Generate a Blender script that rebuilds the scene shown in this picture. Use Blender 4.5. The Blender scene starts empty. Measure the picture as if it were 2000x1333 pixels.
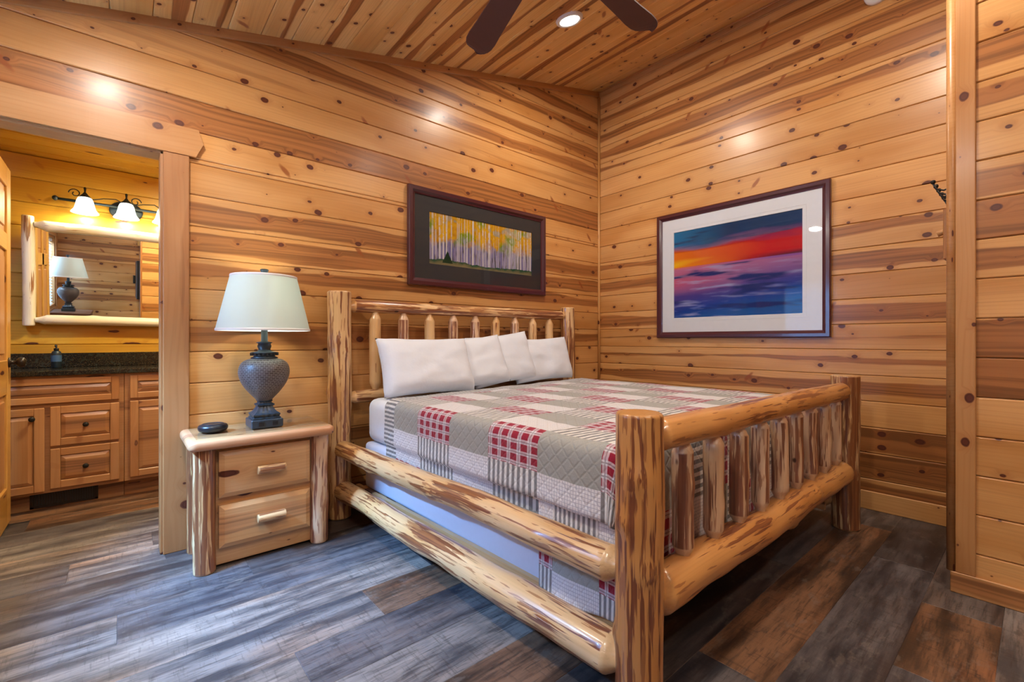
import bpy, bmesh, math, random
from mathutils import Vector, Matrix, noise
PI = math.pi
D = bpy.data
SC = bpy.context.scene
COL = SC.collection
rnd = random.Random(11)

# ------------------------------------------------------------------ camera, world, exposure
cam = D.objects.new('camera', D.cameras.new('camera'))
COL.objects.link(cam)
cam.data.lens = 16.0
cam.data.sensor_width = 36.0
cam.data.clip_start = 0.02
cam.data.shift_y = -0.00125
cam.location = (0, 0, 1.10)
cam.rotation_euler = (PI/2, 0, -math.radians(40.65))
SC.camera = cam
SC.view_settings.view_transform = 'Standard'
SC.view_settings.look = 'None'
SC.view_settings.gamma = 1.0
SC.view_settings.exposure = -0.10
SC.view_settings.use_curve_mapping = False
W = D.worlds.new('world')
SC.world = W
W.use_nodes = True
W.node_tree.nodes['Background'].inputs[0].default_value = (0.10, 0.38, 0.9, 1)
W.node_tree.nodes['Background'].inputs[1].default_value = 2.0

XE, YN, YS, XW = 3.69, 2.94, -1.5, -0.80        # room faces: east, north, south, west
YB = 4.66                                        # bathroom back wall
SL = 0.2467                                      # ceiling slope
def ceil_z(x): return 3.614 + SL*(x-XE)

def area_light(name, loc, rot, size, power, color, size_y=None, shape=None):
    l = D.lights.new(name, 'AREA')
    l.energy = power; l.color = color
    l.shape = shape or ('RECTANGLE' if size_y else 'SQUARE')
    l.size = size
    if size_y: l.size_y = size_y
    o = D.objects.new(name, l); COL.objects.link(o)
    o.location = loc; o.rotation_euler = rot
    return o
def point_light(name, loc, power, color, r=0.03):
    l = D.lights.new(name, 'POINT'); l.energy = power; l.color = color; l.shadow_soft_size = r
    o = D.objects.new(name, l); COL.objects.link(o); o.location = loc
    return o
# daylight outside the two west windows
DAY = (0.24, 0.52, 1.0)
area_light('daylight', (XW-0.62, 2.38, 2.85), (0, -math.radians(36), 0), 0.9, 2500, DAY, 1.0)
area_light('daylight', (XW-0.75, -0.55, 2.75), (0, -math.radians(42), 0), 1.1, 500, (0.50, 0.72, 1.0), 1.3)
# recessed ceiling lights
DOWN = [(2.30, 2.083), (-0.08, 2.083), (2.30, 0.46), (-0.08, 0.46), (1.1, -0.95)]
WARM = (1.0, 0.90, 0.78)
tilt = math.atan(SL)
for (x, y) in DOWN:
    area_light('downlight', (x+SL*0.02, y, ceil_z(x)-0.022), (0, -tilt, 0), 0.15, 25, WARM, shape='DISK')

area_light('bath_fill_light', (0.45, 3.62, 2.405), (0, 0, 0), 0.16, 42, (1.0, 0.86, 0.52), shape='DISK')  # added fill, out of view, to brighten the bathroom evenly

# ------------------------------------------------------------------ node helpers
class NT:
    def __init__(s, name):
        s.m = D.materials.new(name); s.m.use_nodes = True
        s.t = s.m.node_tree; s.t.nodes.clear()
        s.out = s.t.nodes.new('ShaderNodeOutputMaterial')
    def n(s, k, **kw):
        nd = s.t.nodes.new(k)
        for a, b in kw.items(): setattr(nd, a, b)
        return nd
    def put(s, sock, v):
        if hasattr(v, 'is_output'): s.t.links.new(v, sock)
        elif v is not None:
            if isinstance(v, (tuple, list)) and len(v) == 3 and sock.type == 'RGBA': v = (*v, 1)
            sock.default_value = v
    def math(s, op, a, b=None, c=None, clamp=False):
        nd = s.n('ShaderNodeMath', operation=op, use_clamp=clamp)
        s.put(nd.inputs[0], a)
        if b is not None: s.put(nd.inputs[1], b)
        if c is not None: s.put(nd.inputs[2], c)
        return nd.outputs[0]
    def mul(s, a, b): return s.math('MULTIPLY', a, b)
    def add(s, a, b): return s.math('ADD', a, b)
    def sub(s, a, b): return s.math('SUBTRACT', a, b)
    def step(s, v, lo, hi, a=0.0, b=1.0):
        nd = s.n('ShaderNodeMapRange', interpolation_type='SMOOTHSTEP')
        s.put(nd.inputs[0], v); s.put(nd.inputs[1], lo); s.put(nd.inputs[2], hi)
        s.put(nd.inputs[3], a); s.put(nd.inputs[4], b)
        return nd.outputs[0]
    def vec(s, x, y, z=0.0):
        nd = s.n('ShaderNodeCombineXYZ')
        for i, v in enumerate((x, y, z)): s.put(nd.inputs[i], v)
        return nd.outputs[0]
    def sep(s, v):
        nd = s.n('ShaderNodeSeparateXYZ'); s.put(nd.inputs[0], v); return nd.outputs
    def attr(s, name):
        nd = s.n('ShaderNodeAttribute'); nd.attribute_name = name; return nd.outputs['Vector']
    def noise(s, v, scale=1.0, detail=2.0, rough=0.5):
        nd = s.n('ShaderNodeTexNoise'); s.put(nd.inputs['Vector'], v)
        nd.inputs['Scale'].default_value = scale; nd.inputs['Detail'].default_value = detail
        nd.inputs['Roughness'].default_value = rough
        return nd.outputs['Fac']
    def mix(s, f, a, b, mode='MIX'):
        nd = s.n('ShaderNodeMix', data_type='RGBA', blend_type=mode)
        s.put(nd.inputs[0], f); s.put(nd.inputs[6], a); s.put(nd.inputs[7], b)
        return nd.outputs[2]
    def bump(s, h, strength=0.3, dist=0.01):
        nd = s.n('ShaderNodeBump'); nd.inputs['Strength'].default_value = strength
        nd.inputs['Distance'].default_value = dist; s.put(nd.inputs['Height'], h)
        return nd.outputs[0]
    def pbsdf(s, color, rough=0.5, normal=None, metal=0.0, coat=0.0, coat_r=0.1, spec=0.5, emit=None, es=0.0, sheen=0.0, trans=0.0):
        p = s.n('ShaderNodeBsdfPrincipled')
        s.put(p.inputs['Base Color'], color); s.put(p.inputs['Roughness'], rough)
        s.put(p.inputs['Metallic'], metal); s.put(p.inputs['Coat Weight'], coat)
        s.put(p.inputs['Coat Roughness'], coat_r); s.put(p.inputs['Specular IOR Level'], spec)
        s.put(p.inputs['Sheen Weight'], sheen); s.put(p.inputs['Transmission Weight'], trans)
        if emit is not None:
            s.put(p.inputs['Emission Color'], emit); s.put(p.inputs['Emission Strength'], es)
        if normal is not None:
            s.put(p.inputs['Normal'], normal)
        s.t.links.new(p.outputs[0], s.out.inputs[0])
        return p

def plain(name, color, rough=0.5, **kw):
    n = NT(name)
    g = n.n('ShaderNodeTexCoord').outputs['Object']
    v = n.noise(g, 40.0, 2.0)
    c = n.mix(n.mul(v, 0.25), color, tuple(c*0.75 for c in color))
    n.pbsdf(c, rough, **kw)
    return n.m

def pine(name, sap, heart, knot, rough=0.36, knotty=1.0, tone=1.0, coat=0.14, rustic=1.0, coat_r=0.20):
    """varnished knotty board.  wc = (along, across, seed)   wp = (heart half width, heart centre, tone)"""
    n = NT(name)
    x, y, z = n.sep(n.attr('wc'))
    hw, hc, tn = n.sep(n.attr('wp'))
    # heartwood band with a wandering edge
    w1 = n.noise(n.vec(n.mul(x, 0.7), n.mul(z, 3.7), 0.0), 1.0, 1.5)
    w2 = n.noise(n.vec(n.mul(x, 0.9), n.mul(z, 5.3), 9.0), 1.0, 2.0)
    w3 = n.noise(n.vec(n.mul(x, 3.5), n.mul(y, 14.0), z), 1.0, 2.0)
    c = n.add(hc, n.mul(n.sub(w1, 0.5), 0.09))
    d = n.math('ABSOLUTE', n.sub(y, c))
    wdt = n.add(n.mul(hw, 1.2), n.mul(n.sub(w2, 0.5), 0.075))
    wdt = n.add(wdt, n.mul(n.sub(w3, 0.5), 0.03))
    hm = n.step(n.sub(d, wdt), -0.0045, 0.0045, 1.0, 0.0)
    hm = n.mul(hm, n.step(hw, 0.001, 0.012))
    # knots
    vo = n.n('ShaderNodeTexVoronoi', feature='F1'); vo.voronoi_dimensions = '2D'
    kx = n.mul(x, 5.4*knotty); ky = n.add(n.mul(y, 7.5), n.mul(z, 13.7))
    n.put(vo.inputs['Vector'], n.vec(kx, ky, 0.0)); vo.inputs['Scale'].default_value = 1.0
    kd, kc = vo.outputs['Distance'], n.sep(vo.outputs['Color'])
    wob = n.noise(n.vec(n.mul(x, 30.0), n.mul(y, 30.0), z), 1.0, 1.0)
    kd = n.add(kd, n.mul(n.sub(wob, 0.5), 0.06))
    kr = n.mul(n.mul(kc[0], kc[0]), 0.145)
    keep = n.step(kc[1], 0.22, 0.26)
    kr = n.mul(kr, keep)
    km = n.step(n.sub(kd, kr), -0.022, 0.008, 1.0, 0.0)
    km = n.mul(km, n.step(kr, 0.006, 0.02))
    ring = n.step(n.math('ABSOLUTE', n.sub(kd, n.mul(kr, 0.62))), 0.0, 0.014, 1.0, 0.0)
    halo = n.mul(n.step(n.sub(kd, kr), 0.0, 0.20, 1.0, 0.0), n.step(kr, 0.01, 0.04))
    # branch-like dark flares that cross a few boards
    vb = n.n('ShaderNodeTexVoronoi', feature='F1'); vb.voronoi_dimensions = '2D'
    sk = n.add(x, n.mul(y, 0.75))
    n.put(vb.inputs['Vector'], n.vec(n.mul(sk, 3.2), n.add(n.mul(y, 1.6), n.mul(z, 7.3)), 0.0)); vb.inputs['Scale'].default_value = 1.0
    bc = n.sep(vb.outputs['Color'])
    bd = n.add(vb.outputs['Distance'], n.mul(n.sub(wob, 0.5), 0.05))
    bm_ = n.mul(n.step(bd, 0.03, 0.075, 1.0, 0.0), n.step(bc[2], 0.58, 0.62))
    # grain
    warp = n.noise(n.vec(n.mul(x, 0.9), n.mul(y, 5.0), z), 1.0, 1.5)
    yy = n.add(n.add(y, n.mul(warp, 0.10)), n.mul(halo, 0.022))
    g1 = n.noise(n.vec(n.mul(x, 1.6), n.mul(yy, 130.0), z), 1.0, 3.0)
    g2 = n.math('SINE', n.mul(yy, 330.0))
    g2 = n.step(g2, 0.2, 1.0)
    g3 = n.noise(n.vec(n.mul(x, 1.2), n.mul(y, 6.0), n.add(z, 4.0)), 1.0, 2.0)
    s2 = tuple(a*b for a, b in zip(sap, (0.78, 0.66, 0.50)))
    base = n.mix(n.step(g3, 0.35, 0.75), sap, s2)
    base = n.mix(n.mul(g2, 0.16), base, tuple(a*b for a, b in zip(sap, (0.72, 0.52, 0.34))))
    hv = n.noise(n.vec(n.mul(x, 0.7), n.mul(yy, 55.0), z), 1.0, 3.0)
    h2 = n.mix(n.step(hv, 0.38, 0.66), tuple(a*1.12 for a in heart), tuple(a*0.62 for a in heart))
    col = n.mix(hm, base, h2)
    col = n.mix(n.mul(n.step(g1, 0.45, 0.8), 0.22), col, tuple(a*0.6 for a in heart))
    kdark = tuple(a*b for a, b in zip(heart, (0.85, 0.65, 0.5)))
    col = n.mix(n.mul(halo, 0.28), col, kdark)
    col = n.mix(n.mul(bm_, 0.85*rustic), col, tuple(a*b for a, b in zip(heart, (0.75, 0.5, 0.4))))
    col = n.mix(km, col, n.mix(ring, tuple(a*1.8 for a in knot), knot))
    hsv = n.n('ShaderNodeHueSaturation'); n.put(hsv.inputs['Color'], col)
    n.put(hsv.inputs['Value'], n.mul(n.add(tn, n.mul(n.sub(n.noise(n.vec(z, 3.3, n.mul(x, .15)), 3.0, 0), 0.5), 0.3)), tone))
    h = n.add(n.mul(g1, 0.3), n.mul(n.noise(n.vec(n.mul(x, 30.0), n.mul(y, 4.0), z), 1.0, 2.0), 0.9))
    nr = n.bump(h, 0.10, 0.006)
    n.pbsdf(hsv.outputs[0], rough, nr, coat=coat, coat_r=coat_r, spec=0.35)
    return n.m

def logmat(name, c1, c2, bark, dark, rough=0.3, amount=0.0):
    """peeled log.  wc = (along, rx, ry)  wp = (streak amount, tone, end factor)"""
    n = NT(name)
    x, y, z = n.sep(n.attr('wc'))
    am, tn, ef = n.sep(n.attr('wp'))
    wv = n.noise(n.vec(n.mul(x, 2.2), n.mul(y, 6.0), n.mul(z, 6.0)), 1.0, 1.0)
    v1 = n.vec(n.mul(x, 2.3), n.add(n.mul(y, 46.0), wv), n.mul(z, 46.0))
    s1 = n.noise(v1, 1.0, 3.0, 0.6)
    v2 = n.vec(n.add(n.mul(x, 7.0), 31.0), n.mul(y, 75.0), n.mul(z, 75.0))
    s2 = n.noise(v2, 1.0, 2.0)
    patch = n.noise(n.vec(n.mul(x, 2.4), n.mul(y, 5.0), n.add(n.mul(z, 5.0), 7.0)), 1.0, 2.0)
    th = n.sub(0.675, n.mul(am, 0.27))
    th = n.sub(th, n.mul(n.sub(patch, 0.5), 0.30))
    m1 = n.step(n.sub(s1, th), -0.008, 0.018)
    m2 = n.mul(n.step(n.sub(s2, n.add(th, 0.03)), 0.0, 0.02), 0.75)
    rim = n.step(n.math('ABSOLUTE', n.sub(s1, th)), 0.0, 0.028, 1.0, 0.0)
    g = n.noise(n.vec(n.mul(x, 1.5), n.mul(y, 120.0), n.mul(z, 120.0)), 1.0, 2.0)
    base = n.mix(n.step(patch, 0.35, 0.7), c1, c2)
    base = n.mix(n.mul(n.step(g, 0.4, 0.8), 0.25), base, tuple(a*0.6 for a in c2))
    bk = n.mix(n.step(g, 0.3, 0.7), bark, dark)
    keep = n.sub(1.0, ef)
    col = n.mix(n.mul(m2, keep), base, bark)
    col = n.mix(n.mul(m1, keep), col, bk)
    col = n.mix(n.mul(n.mul(rim, 0.3), keep), col, dark)
    vo = n.n('ShaderNodeTexVoronoi', feature='F1'); vo.voronoi_dimensions = '3D'
    n.put(vo.inputs['Vector'], n.vec(n.mul(x, 6.0), n.mul(y, 10.0), n.mul(z, 10.0))); vo.inputs['Scale'].default_value = 1.0
    kc = n.sep(vo.outputs['Color'])
    kr = n.mul(kc[0], 0.13)
    km = n.mul(n.step(n.sub(vo.outputs['Distance'], kr), -0.03, 0.01, 1.0, 0.0), n.step(kc[1], 0.55, 0.6))
    col = n.mix(n.mul(km, keep), col, tuple(a*0.35 for a in dark))
    hsv = n.n('ShaderNodeHueSaturation'); n.put(hsv.inputs['Color'], col); n.put(hsv.inputs['Value'], tn)
    h = n.add(n.mul(m1, -1.0), n.mul(g, 0.3))
    nr = n.bump(h, 0.35, 0.004)
    n.pbsdf(hsv.outputs[0], rough, nr, coat=0.4, coat_r=0.15)
    return n.m

M = {}
SAP = (0.62, 0.322, 0.112)
HEART = (0.335, 0.128, 0.036)
KNOT = (0.060, 0.016, 0.008)
M['wall'] = pine('varnished_pine_boards', SAP, HEART, KNOT)
M['ceiling'] = pine('varnished_pine_ceiling', (0.78, 0.49, 0.18), HEART, KNOT, knotty=1.5, rough=0.40, coat=0.1)  # sap lightened to stand in for light missing on the ceiling
M['trim'] = pine('pine_trim', (0.48, 0.235, 0.085), (0.36, 0.15, 0.05), KNOT, rustic=0.3)
M['casing'] = pine('door_casing_pine', (0.41, 0.185, 0.068), (0.30, 0.12, 0.04), KNOT, rustic=0.3)
M['bath'] = pine('bathroom_pine', (0.64, 0.37, 0.045), (0.40, 0.17, 0.03), KNOT, knotty=0.4, rustic=0.4)
M['stand'] = pine('nightstand_pine', (0.72, 0.43, 0.20), (0.54, 0.27, 0.11), KNOT, knotty=0.5, rustic=0.0)
M['hickory'] = pine('hickory_cabinet', (0.46, 0.235, 0.10), (0.31, 0.14, 0.06), (0.10, 0.04, 0.02), knotty=0.3, rustic=0.2, rough=0.4, coat=0.15)
M['door'] = pine('door_pine', (0.58, 0.33, 0.09), (0.42, 0.2, 0.05), KNOT, knotty=0.3, rustic=0.0)
M['log'] = logmat('peeled_log', (0.72, 0.47, 0.235), (0.64, 0.35, 0.13), (0.31, 0.115, 0.040), (0.16, 0.050, 0.022))
M['log_orange'] = logmat('peeled_log_orange', (0.56, 0.27, 0.085), (0.50, 0.21, 0.055), (0.25, 0.085, 0.03), (0.15, 0.045, 0.02))
M['log_pale'] = logmat('peeled_log_pale', (0.68, 0.45, 0.28), (0.60, 0.36, 0.19), (0.30, 0.115, 0.055), (0.17, 0.06, 0.035))
M['log_white'] = logmat('peeled_log_white', (0.90, 0.84, 0.68), (0.86, 0.76, 0.55), (0.5, 0.3, 0.12), (0.25, 0.1, 0.04))
M['frame'] = plain('mahogany_frame', (0.060, 0.010, 0.016), 0.28, coat=0.4)
M['black_mat'] = plain('black_mat_board', (0.012, 0.013, 0.016), 0.7)
M['white_mat'] = plain('white_mat_board', (0.60, 0.62, 0.66), 0.8)
M['black'] = plain('black_plastic', (0.010, 0.011, 0.013), 0.3)
M['iron'] = plain('black_iron', (0.012, 0.011, 0.010), 0.45, metal=0.3)
M['bronze'] = plain('oiled_bronze', (0.03, 0.022, 0.018), 0.35, metal=0.6)
M['blue_iron'] = plain('weathered_iron', (0.02, 0.035, 0.05), 0.4, metal=0.3)
M['lamp_dark'] = plain('lamp_dark_resin', (0.022, 0.034, 0.045), 0.35)
M['white'] = plain('white_plastic', (0.75, 0.75, 0.75), 0.4)
M['fanblade'] = plain('fan_blade_brown', (0.080, 0.022, 0.014), 0.55)
M['sheet'] = plain('white_sheet', (0.72, 0.75, 0.80), 0.85)
M['box'] = plain('box_spring_fabric', (0.60, 0.62, 0.72), 0.8)  # lilac of daylit shade put into the fabric colour
M['dark_wood'] = plain('brown_dresser', (0.12, 0.05, 0.025), 0.4)
M['slab'] = plain('wall_core', (0.45, 0.26, 0.12), 0.7)
M['blind'] = plain('blind_slat', (0.75, 0.8, 0.85), 0.6)

def emat(name, color, strength):
    n = NT(name); e = n.n('ShaderNodeEmission')
    n.put(e.inputs[0], color); e.inputs[1].default_value = strength
    n.t.links.new(e.outputs[0], n.out.inputs[0]); return n.m
M['led'] = emat('downlight_diffuser', (1, 0.93, 0.82), 9.0)

def glassmat(name, tint=(1, 1, 1), refl=0.07, rough=0.02):
    n = NT(name)
    t = n.n('ShaderNodeBsdfTransparent'); t.inputs[0].default_value = (*tint, 1)
    g = n.n('ShaderNodeBsdfGlossy'); g.inputs['Roughness'].default_value = rough
    f = n.n('ShaderNodeFresnel'); f.inputs[0].default_value = 1.36
    mx = n.n('ShaderNodeMixShader')
    ge = n.n('ShaderNodeNewGeometry')
    fr = n.math('ADD', f.outputs[0], refl-0.04, clamp=True)
    n.put(mx.inputs[0], n.mul(fr, n.sub(1.0, ge.outputs['Backfacing'])))
    n.t.links.new(t.outputs[0], mx.inputs[1]); n.t.links.new(g.outputs[0], mx.inputs[2])
    n.t.links.new(mx.outputs[0], n.out.inputs[0])
    return n.m
M['glass'] = glassmat('picture_glass', refl=0.04)
M['top_glass'] = glassmat('tabletop_glass', (0.95, 0.985, 0.97), 0.06)
M['pane'] = glassmat('window_pane', (0.95, 0.98, 1.0))
def mirrormat():
    n = NT('mirror_glass'); g = n.n('ShaderNodeBsdfGlossy')
    g.inputs['Roughness'].default_value = 0.0; g.inputs[0].default_value = (0.86, 0.88, 0.86, 1)
    n.t.links.new(g.outputs[0], n.out.inputs[0]); return n.m
M['mirror'] = mirrormat()
def shademat(name, color, trans=0.5, emit=0.0, ecol=(1, 1, 1)):
    n = NT(name)
    d = n.n('ShaderNodeBsdfDiffuse'); n.put(d.inputs[0], color)
    t = n.n('ShaderNodeBsdfTranslucent'); n.put(t.inputs[0], color)
    mx = n.n('ShaderNodeMixShader'); mx.inputs[0].default_value = trans
    n.t.links.new(d.outputs[0], mx.inputs[1]); n.t.links.new(t.outputs[0], mx.inputs[2])
    res = mx.outputs[0]
    if emit:
        e = n.n('ShaderNodeEmission'); n.put(e.inputs[0], ecol); e.inputs[1].default_value = emit
        a = n.n('ShaderNodeAddShader'); n.t.links.new(res, a.inputs[0]); n.t.links.new(e.outputs[0], a.inputs[1])
        res = a.outputs[0]
    n.t.links.new(res, n.out.inputs[0])
    return n.m
M['shade'] = shademat('linen_shade', (0.66, 0.73, 0.69), 0.30)
M['bell'] = shademat('frosted_bell_glass', (0.9, 0.92, 0.9), 0.6, 0.9, (0.85, 1.0, 0.95))

def floormat():
    n = NT('vinyl_plank')
    x, y, z = n.sep(n.attr('wc'))
    tone = n.attr('wp')
    a = n.noise(n.vec(n.mul(x, 1.7), n.mul(y, 11.0), z), 1.0, 5.0, 0.65)
    a2 = n.noise(n.vec(n.mul(x, 1.3), n.mul(y, 5.0), n.add(z, 40.0)), 1.0, 3.0, 0.6)
    b = n.noise(n.vec(n.mul(x, 9.0), n.mul(y, 100.0), z), 1.0, 4.0, 0.65)
    c = n.noise(n.vec(n.mul(x, 75.0), n.mul(y, 9.0), z), 1.0, 4.0, 0.7)
    f = n.noise(n.vec(n.mul(x, 8.0), n.mul(y, 14.0), n.add(z, 20.0)), 1.0, 5.0, 0.75)
    col = n.mix(n.step(a, 0.36, 0.64), n.mix(1.0, tone, (0.36, 0.38, 0.44), 'MULTIPLY'), n.mix(1.0, tone, (1.6, 1.5, 1.42), 'MULTIPLY'))
    wm = n.mul(n.step(a2, 0.50, 0.68), 0.5)
    col = n.mix(wm, col, n.mix(1.0, col, (1.45, 0.95, 0.62), 'MULTIPLY'))
    col = n.mix(n.mul(n.step(b, 0.48, 0.68), 0.55), col, (0.020, 0.016, 0.015))
    col = n.mix(n.mul(n.step(c, 0.52, 0.70), 0.38), col, (0.02, 0.016, 0.014))
    col = n.mix(n.mul(n.step(f, 0.54, 0.66), 0.30), col, (0.22, 0.18, 0.15))
    col = n.mix(n.mul(n.step(f, 0.40, 0.32), 0.45), col, (0.03, 0.024, 0.022))
    nr = n.bump(n.add(b, n.mul(c, 0.7)), 0.15, 0.003)
    n.pbsdf(col, n.step(a, 0.2, 0.8, 0.30, 0.48), nr, spec=0.5)
    return n.m
M['floor'] = floormat()

def quiltmat():
    """patchwork: UV x = length in cells of 0.286 m, y = across in rows of 0.165 m (down the west side positive)"""
    n = NT('patchwork_quilt')
    S, Wd, edge = n.sep(n.attr('wc'))       # metres from a patch corner, metres, distance to head edge
    cs, rs = 0.286, 0.165
    ci = n.math('FLOOR', n.math('DIVIDE', S, cs)); ri = n.math('FLOOR', n.math('DIVIDE', Wd, rs))
    odd = n.math('PINGPONG', ci, 1.0)
    q = n.math('FLOORED_MODULO', n.add(ri, n.mul(odd, 2.0)), 4.0) if False else None
    t = n.add(n.add(ri, n.mul(odd, 2.0)), 400.0)
    q = n.math('MODULO', t, 4.0)
    def eq(v): return n.math('COMPARE', q, v, 0.3)
    fine = 0.0095
    def line(u, per, wd):           # thin line mask every per metres
        p = n.math('PINGPONG', u, per/2.0)
        return n.step(p, wd*0.5, wd*0.5+0.0012, 1.0, 0.0)
    grey = n.mix(n.noise(n.vec(S, Wd, 0.0), 260.0, 1.0), (0.27, 0.265, 0.235), (0.38, 0.375, 0.34))
    lw = n.math('MAXIMUM', line(S, 0.0125, 0.0010), line(Wd, 0.0125, 0.0010))
    whit = n.mix(n.mul(lw, 0.55), (0.70, 0.68, 0.67), (0.20, 0.20, 0.27))
    st = n.math('SINE', n.mul(S, 2*PI/0.030))
    st2 = n.step(st, -0.1, 0.25)
    stripe = n.mix(st2, (0.20, 0.19, 0.185), (0.66, 0.64, 0.60))
    ax = n.step(n.math('SINE', n.mul(S, 2*PI/0.0572)), -0.45, -0.25)
    ay = n.step(n.math('SINE', n.mul(Wd, 2*PI/0.0413)), -0.45, -0.25)
    l2 = n.math('MAXIMUM', line(n.add(S, 0.0143), 0.0572, 0.003), line(n.add(Wd, 0.010), 0.0413, 0.003))
    red = n.mix(n.mul(ax, ay), n.mix(n.add(n.mul(ax, 0.5), n.mul(ay, 0.5)), (0.60, 0.57, 0.58), (0.42, 0.15, 0.18)), (0.27, 0.010, 0.030))
    red = n.mix(n.mul(l2, 0.55), red, (0.10, 0.05, 0.06))
    col = n.mix(eq(0.0), whit, grey)
    col = n.mix(eq(3.0), col, stripe)
    col = n.mix(eq(2.0), col, red)
    bst = n.step(n.math('SINE', n.mul(Wd, 2*PI/0.024)), -0.1, 0.2)
    band = n.mix(bst, (0.17, 0.17, 0.175), (0.60, 0.59, 0.57))
    col = n.mix(n.step(edge, 0.114, 0.116, 1.0, 0.0), col, band)
    # quilting
    d1 = n.math('PINGPONG', n.add(S, Wd), 0.028); d2 = n.math('PINGPONG', n.sub(S, Wd), 0.028)
    h = n.step(n.math('MINIMUM', d1, d2), 0.0, 0.010)
    h = n.add(h, n.mul(n.noise(n.vec(S, Wd, 0.0), 55.0, 3.0), 0.9))
    nr = n.bump(h, 0.32, 0.006)
    n.pbsdf(col, 0.9, nr, sheen=0.2, spec=0.2)
    return n.m
M['quilt'] = quiltmat()

def pillowmat():
    n = NT('white_pillowcase')
    o = n.n('ShaderNodeTexCoord').outputs['Object']
    w = n.noise(o, 7.0, 4.0, 0.6); w2 = n.noise(o, 22.0, 3.0)
    nr = n.bump(n.add(w, n.mul(w2, 0.3)), 0.28, 0.02)
    n.pbsdf(n.mix(w, (0.76, 0.80, 0.88), (0.67, 0.71, 0.79)), 0.9, nr, sheen=0.2, spec=0.2)
    return n.m
M['pillow'] = pillowmat()

def graniteM():
    n = NT('dark_granite'); o = n.n('ShaderNodeTexCoord').outputs['Object']
    a = n.noise(o, 160.0, 3.0, 0.7); b = n.noise(o, 45.0, 2.0)
    c = n.mix(n.step(a, 0.52, 0.68), (0.012, 0.012, 0.012), (0.10, 0.075, 0.04))
    c = n.mix(n.step(b, 0.55, 0.7), c, (0.03, 0.035, 0.03))
    n.pbsdf(c, 0.12)
    return n.m
M['granite'] = graniteM()
def wovenM():
    n = NT('woven_mosaic_urn')
    x, y, z = n.sep(n.attr('wc'))     # around metres, height metres
    br = n.n('ShaderNodeTexBrick'); n.put(br.inputs['Vector'], n.vec(x, y, 0.0))
    br.inputs['Color1'].default_value = (0.055, 0.040, 0.036, 1); br.inputs['Color2'].default_value = (0.10, 0.078, 0.070, 1)
    br.inputs['Mortar'].default_value = (0.30, 0.28, 0.26, 1)
    br.inputs['Scale'].default_value = 1.0; br.inputs['Mortar Size'].default_value = 0.0008
    br.inputs['Brick Width'].default_value = 0.018; br.inputs['Row Height'].default_value = 0.0095
    br.inputs['Mortar Smooth'].default_value = 0.2
    nr = n.bump(br.outputs['Fac'], 0.5, -0.003)
    n.pbsdf(br.outputs[0], 0.4, nr)
    return n.m
M['woven'] = wovenM()
def vcolM(name, rough=0.5):
    n = NT(name); a = n.n('ShaderNodeAttribute'); a.attribute_name = 'paint'
    hs = n.n('ShaderNodeHueSaturation'); n.put(hs.inputs['Color'], a.outputs['Color']); hs.inputs['Saturation'].default_value = 1.25; hs.inputs['Value'].default_value = 0.80
    n.pbsdf(hs.outputs[0], rough, spec=0.2); return n.m
M['paint'] = vcolM('printed_picture', 0.5)
M['paint2'] = vcolM('printed_seascape', 0.5)

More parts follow.
